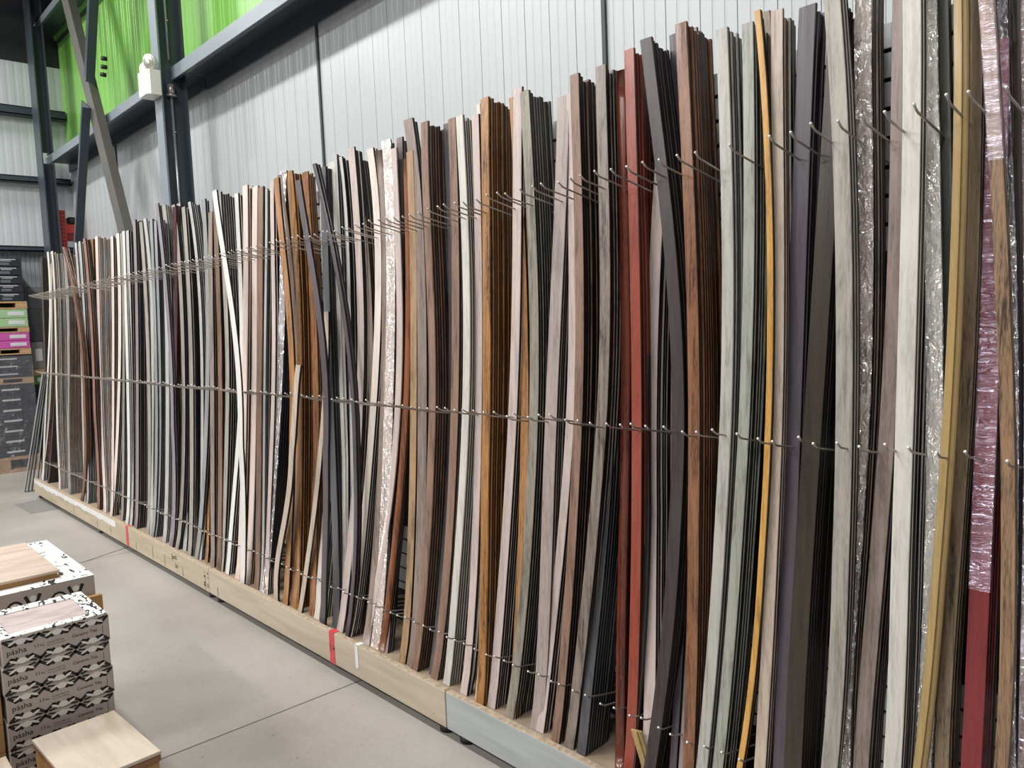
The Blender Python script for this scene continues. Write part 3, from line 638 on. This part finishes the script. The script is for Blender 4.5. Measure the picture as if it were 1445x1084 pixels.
def rail(b, ctr, w, yaw, dp=.0112):  # black stem widened to fill the gap, standing in for its shade
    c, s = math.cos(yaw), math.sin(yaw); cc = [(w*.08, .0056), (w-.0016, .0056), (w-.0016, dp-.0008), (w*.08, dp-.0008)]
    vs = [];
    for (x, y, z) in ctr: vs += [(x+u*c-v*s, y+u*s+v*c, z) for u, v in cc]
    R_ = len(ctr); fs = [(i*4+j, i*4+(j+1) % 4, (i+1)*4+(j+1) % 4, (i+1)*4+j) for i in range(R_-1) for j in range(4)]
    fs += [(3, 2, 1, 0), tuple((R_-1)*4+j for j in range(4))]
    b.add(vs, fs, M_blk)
ORD = ['first','second','third','fourth','fifth','sixth','seventh','eighth','ninth','tenth','eleventh','twelfth']
strips = []   # computed fronts
for idx, (ck, ek, wpx, pts, fl) in enumerate(S):
    rr = random.Random(idx*13+5)
    off = rr.uniform(-.006, .006)
    off += -.05*fl.count('f') + .038*fl.count('b') - .032*fl.count('h')
    bow = rr.uniform(-1, 1); bot = rr.uniform(-.006, .006)
    zs = []; xs = []
    for (px, py) in pts:
        z = 1.2
        for _ in range(12):
            q = onY(px, py, ycurve(z, off, bow, bot)); z = min(2.6, max(0, q.z))
        zs.append(q.z); xs.append(q.x)
    offtop = pts[0][1] <= 1
    ztop = 2.42+rr.uniform(-.02, .02) if offtop else zs[0]
    if 's' in fl and 'f' not in fl: pass
    # resample: piecewise smooth (two passes of smoothing on linear interpolation)
    def lininterp(z):
        if z >= zs[0]: k = 0
        elif z <= zs[-1]: k = len(zs)-2
        else: k = next(i for i in range(len(zs)-1) if zs[i] >= z >= zs[i+1])
        t = (z-zs[k])/(zs[k+1]-zs[k]); return xs[k]+(xs[k+1]-xs[k])*t
    deg = min(4 if pts[0][0] > 230 else 3, len(pts)-1); co = polyfit([z-1.2 for z in zs], xs, deg)
    zlo, zhi = min(zs), max(zs)
    def fx(z):
        zc = min(zhi, max(zlo, z)); d = z-zc
        v = sum(c_*(zc-1.2)**i for i, c_ in enumerate(co)); g_ = sum(i*c_*(zc-1.2)**(i-1) for i, c_ in enumerate(co) if i)
        return v + g_*max(-.5, min(.5, d))
    NS = 26; zz = [ZD+(ztop-ZD)*i/(NS-1) for i in range(NS)]
    ctr = [(fx(z), ycurve(z, off, bow, bot), z) for z in zz]
    mid = pts[len(pts)//2]; zm = zs[len(pts)//2]; ym = ycurve(zm, off, bow, bot)
    x_ = fx(zm); wd = wpx/((proj((x_+.02, ym, zm))[0]-proj((x_, ym, zm))[0])/.02)
    wd = min(.062, max(.018, wd))
    nb = 0
    if 'n' in fl: nb = int(''.join(ch for ch in fl[fl.index('n')+1:] if ch.isdigit()))
    strips.append(dict(ck=ck, ek=ek, ctr=ctr, w=wd, fl=fl, nb=nb, off=off, xm=fx(1.27), zt=ztop))
# colour ordinals counted from the right end of the rack
cnt = {}
for s in sorted(strips, key=lambda s: -s['xm']):
    cnt[s['ck']] = cnt.get(s['ck'], 0)+1; s['ord'] = cnt[s['ck']]
tot = dict(cnt)
order = sorted(strips, key=lambda s: -s['xm'])
# how many strips stand behind each front one: enough to fill its slot back towards the panel
def pxl(s, z, right=False):
    c0 = s['ctr']; t = (z-ZD)/(s['zt']-ZD)*(len(c0)-1)
    if t > len(c0)-1 or t < 0: return None
    k = min(len(c0)-2, int(t)); f = t-k
    x = c0[k][0]*(1-f)+c0[k+1][0]*f; y = c0[k][1]*(1-f)+c0[k+1][1]*f
    return proj((x+(s['w'] if right else 0), y, z))[0]
for s in strips: s['pitch'] = random.Random(int(s['xm']*555)).uniform(.0115, .0145)
for s in strips:
    if 'ff' in s['fl'] or 's' in s['fl'] or 'g' in s['fl']: continue
    gaps = []
    for z in (.5, .8, 1.1, 1.4, 1.7, 2.0, 2.2):
        R_ = pxl(s, z, True)
        if R_ is None or R_ > 1460: continue
        g_ = 99; L_ = pxl(s, z)
        for q in strips:
            if q is s: continue
            l2 = pxl(q, z)
            if l2 is None: continue
            r2 = pxl(q, z, True)
            if r2 > R_ and l2 > L_-1: g_ = min(g_, max(0, l2-R_))
        if g_ < 99: gaps.append(g_)
    if not gaps: continue
    gaps.sort(); g_ = gaps[int(len(gaps)*.75)]
    ym = s['ctr'][13][1]; xm = s['xm']+s['w']
    per = (proj((xm, ym+s['pitch'], 1.27))[0]-proj((xm, ym, 1.27))[0])
    s['nb'] = max(s['nb'] if g_ > 1 else 0, math.ceil(g_/per))
    s['nb'] = min(s['nb'], 14)
for s in strips: s['nb'] = min(s['nb'], int((YP-.006-.0075-s['ctr'][14][1])/s['pitch']))
# behind candidates
cand = []
for i, s in enumerate(strips):
    j = 0
    while j < s['nb']:
        j += 1; y0 = s['ctr'][8][1]
        cand.append((s, j))
budget = 300-len(strips)-4
cand.sort(key=lambda c_: -c_[0]['xm']-c_[1]*.001*0)
solo = cand[:budget]; rest = cand[budget:]
for s in strips:
    side = EDGE.get(s['ek']) or wm(s['ck'])
    if s['ek'] == 'W': side = wm(s['ck']) if s['ck'] in ('whitegrey', 'offwhite', 'palepink', 'greengrey') else wm('greytaupe')
    s['side'] = side
    fl = s['fl']; kind = 'r' if 'r' in fl else 't' if 't' in fl else 'f'; s['kind'] = kind
    s['yaw'] = random.Random(int(s['xm']*1000)).uniform(-.05, .03)
    b = MB(); fside = wm(s['ck']) if s['ek'] in ('W', 'O', 'B', 'T', 'M') else side
    org = Vector(s['ctr'][0])
    ctr = [tuple(Vector(c_)-org) for c_ in s['ctr']]
    sweep(b, ctr, s['w'], kind, wm(s['ck']), fside, s['yaw'])
    o = b.build('wooden_strip', loc=org)
    words = COL[s['ck']][3]; n_ = s['ord']
    if tot[s['ck']] == 1: lab = 'only %s wood-look strip standing at the front of the rack' % words
    else: lab = '%s front wood-look strip, %s of that colour from the rack\'s right end' % (words, ORD[n_-1])
    if 'p' in fl or 'q' in fl: lab = '%s strip in clear plastic wrap, %s of that colour from right end' % (words, ORD[n_-1])
    if 'ff' in fl: lab = '%s strip leaning askew across others, %s of that colour from right end' % (words, ORD[n_-1])
    tag(o, lab, 'wooden strip', 'front wood-look strips standing on the rack')
    b = MB(); rail(b, ctr, s['w'], s['yaw'], s['pitch']); b.build('stem_gap_shade', o)
    if 'p' in fl or 'q' in fl:
        b = MB(); n0 = 0; n1 = len(ctr)
        if s['ck'] == 'walnutlight' and 'f' in fl: n0 = 19
        if s['ck'] == 'redwrap': n0 = 10
        cc = [(x-.0012, y-.0014, z) for x, y, z in ctr[n0:n1]]
        mt = M_plastic if 'p' in fl else M_plasticr
        sweep(b, cc, s['w']+.0024, 'r' if kind == 'r' else 'f', mt, mt, s['yaw'])
        # drop the back faces of the wrap
        keep = [i for i, f in enumerate(b.f) if b.mats[b.m[i]] is not M_blk]
        b.f = [b.f[i] for i in keep]; b.m = [b.m[i] for i in keep]; b.smooth = [b.smooth[i] for i in keep]
        b.build('plastic_wrap', o)
def behind(s, j, b, org=None):
    rr = random.Random(int(s['xm']*977)+j*31)
    pitch = s['pitch']; zt = s['zt']-rr.uniform(0, .02)-.002*j; dx = rr.uniform(-.002, .0015)-.0003*j; tl = rr.uniform(-.006, .004)
    c0 = s['ctr']; zz = [ZD+(zt-ZD)*i/15 for i in range(16)]
    out = []
    for z in zz:
        t = (z-ZD)/(s['zt']-ZD)*(len(c0)-1); k = min(len(c0)-2, int(t)); f = t-k
        x = c0[k][0]*(1-f)+c0[k+1][0]*f; y = c0[k][1]*(1-f)+c0[k+1][1]*f
        out.append((x+dx+tl*t/(len(c0)-1), min(y+pitch*j+rr.uniform(0, .001), YP-.016), z))
    org = Vector(out[0]) if org is None else org
    ctr = [tuple(Vector(c_)-org) for c_ in out]
    return ctr, org
for s, j in solo:
    b = MB(); ctr, org = behind(s, j, b)
    sweep(b, ctr, s['w'], 'f', wm(s['ck']), s['side'], s['yaw'])
    o = b.build('wooden_strip', loc=org)
    words = COL[s['ck']][3]; nm = ORD[s['ord']-1]
    if tot[s['ck']] == 1: lab = 'wood-look strip stacked edge-on behind the only %s front strip' % words; gp = 'strips stacked behind the %s front strip' % words
    else: lab = 'strip stacked behind the %s %s front strip from the right end' % (nm, words); gp = 'strips stacked behind the %s %s front strip' % (nm, words)
    tag(o, lab, 'wooden strip', gp)
    b = MB(); rail(b, ctr, s['w'], s['yaw'], s['pitch']); b.build('stem_gap_shade', o)
b = MB()
for s, j in rest:
    ctr, org = behind(s, j, b, Vector((0, 0, 0))); sweep(b, ctr, s['w'], 'f', wm(s['ck']), s['side'], s['yaw']); rail(b, ctr, s['w'], s['yaw'], s['pitch'])
tag(b.build('wooden_strip'), 'far run of wood-look strips stacked behind the front ones towards the left end', 'wooden strip', kind='stuff')
# short tan offcut at the foot of the dark strips and four strips leaning on the rack's left end
q = onY(887, 1052, 1.80); b = MB()
b.v = []; c2 = [(.055, 0, -.16), (.03, 0, -.08), (0, 0, 0)]
sweep(b, c2, .034, 't', wm('tan'), wm('tan'), .3)
o = b.build('wooden_offcut', loc=(q.x, 1.81, .166+.16)); tag(o, 'short golden tan wooden offcut poking up at the foot of the charcoal strips', 'wooden offcut')
for k, (a_, z_) in enumerate((((33, 694), (59, 527)), ((38, 693), (62, 528)), ((43, 692), (64, 530)), ((50, 690), (66, 535)))):
    Yb = 1.79+.02*k; p0 = onZ(a_[0], a_[1], 0); p1 = onY(z_[0], z_[1], 1.86+.02*k); d = p1-p0
    b = MB(); c2 = [tuple(d*(i/4)) for i in range(5)]; sweep(b, c2, .05, 'f', wm('steel'), M_blkgloss, .0)
    o = b.build('wooden_strip', loc=p0); tag(o, 'silver grey wood-look strip leaning against the rack\'s left end, %s from the left' % ORD[k], 'wooden strip', 'silver strips leaning on the rack end')
    b = MB(); rail(b, c2, .05, 0); b.build('stem_gap_shade', o)

# ---------------------------------------------------------------- tile boxes in the foreground
M_card = plain('printed_carton_grey', '#b3a9a5', .55, noise=.03); M_cardw = plain('printed_white', '#e4e2de', .5, noise=.02); M_ink = plain('black_ink', '#1b1b1c', .55)
M_kraft = plain('kraft_carton', '#b08a58', .7, noise=.06, scale=20)
def bwprint(name, sx_, sy_, th=.5):
    m, nt, p = newmat(name); L = nt.links
    tc = N(nt, 'ShaderNodeTexCoord'); mp = N(nt, 'ShaderNodeMapping'); mp.inputs['Scale'].default_value = (sx_, sy_, 40); mp.inputs['Rotation'].default_value = (0, 0, .6)
    nz = N(nt, 'ShaderNodeTexNoise'); nz.inputs['Scale'].default_value = 1; nz.inputs['Detail'].default_value = 1; nz.inputs['Distortion'].default_value = 1.2
    L.new(tc.outputs['Object'], mp.inputs[0]); L.new(mp.outputs[0], nz.inputs[0])
    cr = N(nt, 'ShaderNodeValToRGB'); cr.color_ramp.interpolation = 'CONSTANT'; e = cr.color_ramp.elements
    e[0].color = lin('#1b1b1c'); e[1].position = th; e[1].color = lin('#e0deda')
    L.new(nz.outputs['Fac'], cr.inputs[0]); L.new(cr.outputs[0], p.inputs['Base Color']); p.inputs['Roughness'].default_value = .5
    return m
M_bw = bwprint('printed_foliage', 22, 55, .43); M_bw2 = bwprint('printed_foliage_light', 14, 36, .36)
def tile_mat(name, c1, c2, ax=(4, 22, 1), rough=.3):
    m, nt, p = newmat(name); L = nt.links
    tc = N(nt, 'ShaderNodeTexCoord'); mp = N(nt, 'ShaderNodeMapping'); mp.inputs['Scale'].default_value = ax
    nz = N(nt, 'ShaderNodeTexNoise'); nz.inputs['Scale'].default_value = 1; nz.inputs['Detail'].default_value = 7; nz.inputs['Distortion'].default_value = .6
    L.new(tc.outputs['Object'], mp.inputs[0]); L.new(mp.outputs[0], nz.inputs[0])
    cr = N(nt, 'ShaderNodeValToRGB'); e = cr.color_ramp.elements; e[0].position = .35; e[0].color = lin(c1); e[1].position = .62; e[1].color = lin(c2)
    L.new(nz.outputs['Fac'], cr.inputs[0]); L.new(cr.outputs[0], p.inputs['Base Color']); p.inputs['Roughness'].default_value = rough; return m
def stroke(b, pts, t, T, mat):
    for (x0, y0), (x1, y1) in zip(pts, pts[1:]):
        l = math.hypot(x1-x0, y1-y0); nx, ny = -(y1-y0)/l*t/2, (x1-x0)/l*t/2; ex, ey = (x1-x0)/l*t*.3, (y1-y0)/l*t*.3
        b.add([T(x0+nx-ex, y0+ny-ey), T(x0-nx-ex, y0-ny-ey), T(x1-nx+ex, y1-ny+ey), T(x1+nx+ex, y1+ny+ey)], [(0, 1, 2, 3)], mat)
def ell(b, cx, cy, rx, ry, T, mat, n=12, rot=0):
    b.add([T(cx+rx*math.cos(a)*math.cos(rot)-ry*math.sin(a)*math.sin(rot), cy+rx*math.cos(a)*math.sin(rot)+ry*math.sin(a)*math.cos(rot)) for a in [6.2832*i/n for i in range(n)]], [tuple(range(n))], mat)
def floral(b, W_, H_, T0, T1, T2, up):
    """geometric leaf band along one edge of a face; T0<T1<T2 are stacked offsets"""
    s = 1 if up else -1; e = H_ if up else 0
    n = 3; per = W_/n; m_ = .004
    for k in range(n):
        u = k*per; c = lambda a: min(W_-m_, max(m_, u+per*a))
        stroke(b, [(c(0), e-s*.004), (c(.22), e-s*.021), (c(.42), e-s*.016)], .009, T1, M_ink)
        stroke(b, [(c(.58), e-s*.016), (c(.78), e-s*.021), (c(1), e-s*.004)], .009, T1, M_ink)
        stroke(b, [(c(.12), e-s*.003), (c(.3), e-s*.007)], .006, T0, M_ink); stroke(b, [(c(.7), e-s*.007), (c(.88), e-s*.003)], .006, T0, M_ink)
        ell(b, u+per*.5, e-s*.012, per*.14, .0095, T2, M_cardw)
        for q, r_o in ((.27, .5), (.73, -.5)): ell(b, u+per*q, e-s*.0125, per*.13, .0038, T2, M_cardw, 8, s*r_o)
        for q in (.36, .64): stroke(b, [(c(q), e-s*.024), (c(q+(.5-q)*.35), e-s*.018)], .004, T1, M_ink)
def tilebox(x0, x1, y0, y1, z0, h, label, group, idx):
    """carton with printed near face (+X)"""
    e = MB(); j = random.Random(idx).uniform(-.0025, .0025); W_ = y1-y0
    e.bbox(x0, x1, y0+j, y1+j, z0, z0+h, M_card, .002)
    T = lambda d: (lambda u, v: (x1+d, y0+j+.002+u, z0+v))
    floral(e, W_-.004, h-.002, T(.0003), T(.0006), T(.0009), True); floral(e, W_-.004, h-.002, T(.0003), T(.0006), T(.0009), False)
    for txt, u, v, s in (('pásha', .012, h*.42, .024), ('11', .084, h*.45, .016), ('Pcs', .101, h*.45, .009), ('Ceramic Wall Tile', .12, h*.5, .0065), ('Carreau de céramique', .12, h*.41, .0055), ('Ceramic Tile', .19, h*.45, .014)):
        vs_, fs_ = text_geom(txt, s); e.add([(x1+.0009, y0+j+u+p_.x, z0+v+p_.y) for p_ in vs_], fs_, M_ink)
    e.box(x1, x1+.0008, y0+W_-.021+j, y0+W_-.020+j, z0+h*.33, z0+h*.62, M_ink)
    o = e.build('tile_box', origin=((x0+x1)/2, (y0+y1)/2, z0)); tag(o, label, 'box', group); return o
M_palw = plain('pallet_wood', '#b08f68', .75, noise=.2, scale=15)
def pallet(x0, x1, y0, y1, z0, label, name='wooden_pallet', h=.1, n=4):
    t = empty(name, ((x0+x1)/2, (y0+y1)/2, z0), label, 'pallet'); cx, cy = (x0+x1)/2, (y0+y1)/2
    for k in range(n+1):
        yy = y0+(y1-y0-.08)*k/n-cy; b = MB(); b.bbox(x0-cx, x1-cx, yy, yy+.08, h-.018, h, M_palw, .002); b.build('deck_board', t)
    for k in range(3):
        xx = x0+(x1-x0-.06)*k/2-cx; b = MB(); b.bbox(xx, xx+.06, y0-cy, y1-cy, .0, h-.019, M_palw, .002); b.build('stringer', t)
    return t
zt = .70; LH = .087
pallet(-3.07, -2.72, .02, .72, 0, 'wooden pallet under the grey patterned tile boxes', h=.09)
names = ['topmost', 'second', 'third', 'fourth', 'fifth', 'sixth', 'lowest']
for k in range(7):
    z0 = zt-LH*(k+1)
    o = tilebox(-3.05, -2.745, .40, .70, z0, LH-.001, 'grey tile box with black floral bands, %s of the near stack%s' % (names[k], ' counting down' if 0 < k < 6 else ''), 'patterned tile boxes in the near stack', k)
    if k == 0:
        cx, cy = -2.8975, .55
        b = MB(); z = LH-.001
        for a0, a1, c0, c1 in ((-.152, .152, -.148, -.12), (-.152, .152, .105, .148), (-.152, -.10, -.12, .105), (.118, .152, -.12, .105)):
            b.bbox(a0, a1, c0, c1, z, z+.006, M_bw, .002)
        b.build('patterned_rim', o)
        b = MB(); b.bbox(-.10, .118, -.12, .105, z, z+.002, tile_mat('mauve_marble_tile', '#a8999a', '#c2b4b2', (30, 12, 1)), .001); b.build('tile', o)
# second column of boxes out of frame to the left edge
for k in range(7):
    z0 = zt-LH*(k+1)
    b = MB(); b.bbox(-3.05, -2.76, .09, .392, z0, z0+LH-.001, M_kraft, .002)
    tag(b.build('tile_box', origin=(-2.9, .24, z0)), 'plain brown carton at the left edge beside the grey patterned boxes', 'box', 'brown cartons beside the near stack')
# far stack
pallet(-4.0, -3.2, .05, .80, 0, 'wooden pallet under the white patterned boxes behind', h=.1)
z0 = .1
for k in range(5):
    h = .12; b = MB(); b.bbox(-3.97, -3.235, .05, .79, z0, z0+h-.001, M_card, .003)
    T = lambda d: (lambda u, v: (-3.235+d, .052+u, z0+v))
    hh = h-.002; u = .0; kk = 0; u = .02
    if k >= 2:
        while u < .60:
            ell(b, u+.035, hh*.5, .028, .03, T(.0004), M_ink); ell(b, u+.035, hh*.46, .022, .026, T(.0008), M_cardw)
            stroke(b, [(u+.07, hh*.8), (u+.09, hh*.35), (u+.115, hh*.8)], .012, T(.0004), M_ink)
            stroke(b, [(u+.06, hh*.2), (u+.09, hh*.12), (u+.12, hh*.25)], .01, T(.0004), M_ink)
            ell(b, u+.093, hh*.72, .012, .012, T(.0008), M_cardw, 8)
            u += .14
    if k == 4: b.bbox(-3.97, -3.235, .05, .79, z0+h-.001, z0+h+.001, M_bw2, .0005)
    o = b.build('tile_box', origin=(-3.6, .42, z0)); tag(o, 'wide white floral-printed tile carton, %s from the floor in the farther stack' % ORD[k], 'box', 'floral cartons in the farther stack')
    z0 += h
    if k == 4: topz = z0
b = MB(); b.bbox(-3.86, -3.31, .06, .685, topz+.002, topz+.020, plain('tile_edge_kraft', '#a98253', .7), .001); b.bbox(-3.87, -3.30, .06, .69, topz+.021, topz+.031, tile_mat('beige_wood_tile', '#b5a192', '#c9b8aa', (18, 4, 1), .35), .001)
tag(b.build('tile', origin=(-3.58, .37, topz)), 'large beige wood-look tile lying on the farther stack of patterned boxes', 'tile')
b = MB(); q = onZ(144, 832, .62)
yk = onX(144, 834, -3.2).y; b.bbox(-3.22, -3.20, yk-.12, yk, .0, .63, M_kraft, .002); b.bbox(-3.222, -3.2, yk-.13, yk-.121, .0, .63, M_kraft, .002); tag(b.build('carton', origin=(-3.21, yk-.05, 0)), 'tall brown cardboard edge standing between the two tile stacks', 'carton')
# travertine box
tz = .40; te = empty('tile_box', (-2.69, .68, 0), 'brown tile box topped with a cream travertine tile, nearest the camera', 'box', rz=.055)
b = MB(); b.bbox(0.005, .365, -.228, -.004, .0, tz-.03, M_kraft, .003)
vs_, fs_ = text_geom('cm', .03); b.add([(.3655, -.075+v.x, tz-.10+v.y) for v in vs_], fs_, M_ink)
for k in range(16): b.box(.3652, .3656, -.16+k*.004, -.16+k*.004+(.001 if k % 3 else .0022), tz-.12, tz-.05, M_ink)
ringp = [(-.055+.012*math.cos(a), tz-.055+.012*math.sin(a)) for a in [i*.5 for i in range(11)]]
stroke(b, ringp, .003, lambda u, v: (.3656, u, v), M_red)
b.build('carton', te)
b = MB(); b.bbox(0.0, .37, -.232, 0, tz-.03, tz-.012, plain('brown_tile_body', '#8d6248', .6), .0015); b.build('tile', te)
b = MB(); b.bbox(-0.001, .371, -.233, 0.001, tz-.011, tz, tile_mat('cream_travertine', '#b3a494', '#cbbfb0', (3, 16, 1), .25), .0015); o = b.build('top_tile', te); o['label'] = 'glossy cream travertine tile'
te2 = empty('tile_box', (-2.65, .375, 0), 'light wood-coloured tile box in the bottom left corner of the view', 'box')
b = MB(); b.bbox(0, .35, -.25, 0, 0, tz-.02, M_kraft, .003); b.build('carton', te2)
b = MB(); b.bbox(0, .35, -.25, 0, tz-.019, tz-.009, tile_mat('cream_tile', '#b8a692', '#d3c6b8', (3, 16, 1), .3), .0015); b.build('top_tile', te2)

# ---------------------------------------------------------------- pallets of cartons by the far wall
XP = -11.0
def yx(px, py, X=XP): return onX(px, py, X).y
def zx(px, py, X=XP): return onX(px, py, X).z
M_navy = plain('navy_carton', '#1d212b', .5, noise=.1); M_yel = plain('yellow_print', '#c9b43a', .5); M_lgreen = plain('light_green_carton', '#93b588', .6); M_pink = plain('magenta_carton', '#b94d9a', .6)
M_dk = plain('charcoal_carton', '#1a1b1f', .45, noise=.15); M_lab = plain('paper_label', '#c5c7c7', .6)
def farbox(y0, y1, z0, z1, mat, label, group, deco, X=XP, dep=.38, name='carton'):
    b = MB(); b.bbox(X-dep, X, y0, y1, z0, z1, mat, .004); h = z1-z0; w = y1-y0
    if deco == 'navy':
        b.box(X, X+.002, y0+w*.14, y0+w*.26, z0+h*.76, z0+h*.88, M_yel); b.box(X, X+.002, y0+w*.34, y0+w*.85, z0+h*.78, z0+h*.86, M_lab); b.box(X, X+.002, y0+w*.42, y0+w*.72, z0+h*.62, z0+h*.68, M_lab)
        b.box(X, X+.001, y0+w*.38, y0+w*.66, z0+h*.15, z0+h*.45, plain('grey_print', '#5a5f68', .6))
    elif deco == 'lab':
        b.box(X, X+.002, y0+w*.45, y0+w*.9, z0+h*.3, z0+h*.75, M_lab)
    elif deco == 'rows':
        b.box(X, X+.002, y0+w*.55, y0+w*.8, z0+h*.4, z0+h*.58, M_lab)
    o = b.build(name, origin=(X-dep/2, (y0+y1)/2, z0)); return tag(o, label, 'box', group)
yr = yx(33, 400); yl = 1.45
def lv(py): return zx(33, py)
zz = [lv(425)+(lv(364)-lv(425))*k/5 for k in range(6)]
wn = (yr-yl)/2
for k in range(5):
    for c_ in range(2):
        farbox(yl+c_*wn, yl+(c_+1)*wn-.006, zz[k], zz[k+1]-.004, M_navy, 'navy printed carton, %s row up on the tall far pile, %s one' % (ORD[k], ('left', 'right')[c_]), 'navy cartons on the far pile', 'navy', dep=.5)
def fpal(z0, z1, label):
    t = empty('wooden_pallet', (XP-.25, (yl+yr)/2, z0), label, 'pallet'); h = z1-z0; w = (yr-yl)/2+.02
    for a, c_ in ((0, h*.2), (h*.8, h)):
        b = MB(); b.bbox(-.25, .25, -w, w, a, c_, M_palw, .002); b.build('deck_board', t)
    for yy in (-w, -.05, w-.12):
        b = MB(); b.bbox(-.25, .25, yy, yy+.12, h*.2+.001, h*.8-.001, M_palw, .002); b.build('block', t)
fpal(lv(436), lv(425)-.003, 'wooden pallet beneath the navy cartons')
for k in range(2):
    z0 = lv(461)+(lv(436)-lv(461))*k/2; z1 = lv(461)+(lv(436)-lv(461))*(k+1)/2
    for c_ in range(2): farbox(yl+c_*(wn+.01), yl+(c_+1)*(wn+.01)-.006, z0, z1-.004, M_lgreen, 'light green carton, %s row, %s side, on the far pile' % (('lower', 'upper')[k], ('left', 'right')[c_]), 'green cartons on the far pile', 'lab', dep=.5)
fpal(lv(469), lv(461)-.003, 'wooden pallet beneath the light green cartons')
for k in range(2):
    z0 = lv(491)+(lv(469)-lv(491))*k/2; z1 = lv(491)+(lv(469)-lv(491))*(k+1)/2
    for c_ in range(2): farbox(yl+c_*(wn+.01), yl+(c_+1)*(wn+.01)-.006, z0, z1-.004, M_pink, 'magenta carton, %s row, %s side, on the far pile' % (('lower', 'upper')[k], ('left', 'right')[c_]), 'magenta cartons on the far pile', 'lab', dep=.5)
fpal(lv(500), lv(491)-.003, 'wooden pallet beneath the magenta cartons')
for k in range(3):
    z0 = lv(532)+(lv(500)-lv(532))*k/3; z1 = lv(532)+(lv(500)-lv(532))*(k+1)/3
    farbox(yl, yr+.01, z0, z1-.004, M_dk, 'charcoal carton under glossy film, %s of three below the magenta cartons' % ('lowest', 'middle', 'upper')[k], 'three charcoal cartons', 'rows', dep=.5)
fpal(lv(541), lv(532)-.003, 'wooden pallet beneath the three charcoal cartons')
for k in range(7):
    z0 = lv(643)+(lv(541)-lv(643))*k/7; z1 = lv(643)+(lv(541)-lv(643))*(k+1)/7
    farbox(yl, yr+.01, z0, z1-.004, M_dk, 'charcoal carton in stretch film, %s row up in the floor pile' % ORD[k], 'charcoal cartons in the floor pile', 'rows', dep=.5)
fpal(0, lv(643)-.003, 'wooden pallet on the floor under the charcoal cartons')
b = MB(); w0, w1 = yl-.01, yr+.022
b.box(XP+.006, XP+.008, w0, w1, .004, lv(502), plastic('stretch_film', (9, 9, 6), '#ffffff', .03)); tag(b.build('stretch_film'), 'clear stretch film hanging over the charcoal cartons', 'film')
# second pile, right of the first, partly behind the rack
X2 = -11.2
farbox(yx(40, 500, X2), yx(62, 500, X2), zx(50, 521, X2), zx(50, 483, X2), plain('grey_carton', '#77746c', .6), 'large grey-beige carton on the second pile beside the rack end', None, 'lab', X2, .35)
t = empty('wooden_pallet', (X2-.17, yx(52, 500, X2), zx(50, 530, X2)), 'wooden pallet under the grey-beige carton', 'pallet')
b = MB(); b.bbox(-.17, .17, -.17, .17, 0, zx(50, 521, X2)-zx(50, 530, X2)-.002, M_palw, .003); b.build('deck_board', t)
farbox(yx(46, 540, X2), yx(62, 540, X2), zx(50, 543, X2), zx(50, 530, X2)-.003, plain('green_sack', '#5c7d3a', .6), 'small green carton with white label under the grey-beige one', None, 'lab', X2, .3)
farbox(yx(48, 560, X2), yx(66, 560, X2), 0, zx(50, 543, X2)-.003, M_dk, 'tall dark carton at floor level beside the rack end', None, '', X2, .35)
# red rack upright
M_rr = plain('red_rack_steel', '#c03a2c', .45); M_hole = plain('rack_hole', '#3a1512', .7)
rx = -11.25; re_ = empty('pallet_rack', (rx, 2.76, 0), 'bright red pallet rack upright with cross beam seen between the columns', 'rack')
b = MB(); b.box(-.04, .04, -.075, .0, 0, 3.2, M_rr)
for k in range(20): b.box(.0401, .042, -.055, -.045, 2.2+k*.05, 2.225+k*.05, M_hole); b.box(.0401, .042, -.03, -.02, 2.2+k*.05, 2.225+k*.05, M_hole)
b.build('upright', re_)
b = MB(); b.box(-.03, .03, .001, .16, 2.92, 3.03, M_rr); b.build('beam', re_)
b = MB(); b.box(-.02, .02, .001, .16, 2.82, 2.919, plain('dark_red_steel', '#7c1f1b', .5)); b.build('lower_beam', re_)
b = MB(); b.bbox(-.08, .06, .02, .14, 3.032, 3.12, M_blk, .02); tag(b.build('black_bundle', loc=(rx, 2.76, 0)), 'small dark bundle lying on the red rack beam', 'bundle')

# ---------------------------------------------------------------- lights
def high_bay(x, y, z=6.2, power=260, sx_=1.3, sy_=.4, col=(1, .98, .95)):
    e = empty('high_bay_light', (x, y, z), 'long white high-bay ceiling light above the aisle', 'ceiling light', 'high-bay lights')
    b = MB(); b.bbox(-sx_/2-.03, sx_/2+.03, -sy_/2-.03, sy_/2+.03, .012, .09, M_ivory, .01); b.build('fixture_body', e)
    b = MB(); b.tube([(0, 0, .09), (0, 0, ZC-z)], .01, M_steel, 6); b.build('hanger', e)
    ld = bpy.data.lights.new('high_bay', 'AREA'); ld.shape = 'RECTANGLE'; ld.size = sx_; ld.size_y = sy_; ld.energy = power; ld.color = col
    o = bpy.data.objects.new('lamp', ld); C.objects.link(o); o.parent = e
for x, k in ((-14, 1), (-10.4, 1), (-6.8, 1), (-3.3, .9), (.2, .45)):
    for y in (-.2, -4.2, -8.2): high_bay(x, y, power=205*k)
wd = bpy.data.worlds.new('World'); bpy.context.scene.world = wd; wd.use_nodes = True
wd.node_tree.nodes['Background'].inputs[0].default_value = (.97, .985, 1, 1); wd.node_tree.nodes['Background'].inputs[1].default_value = .27
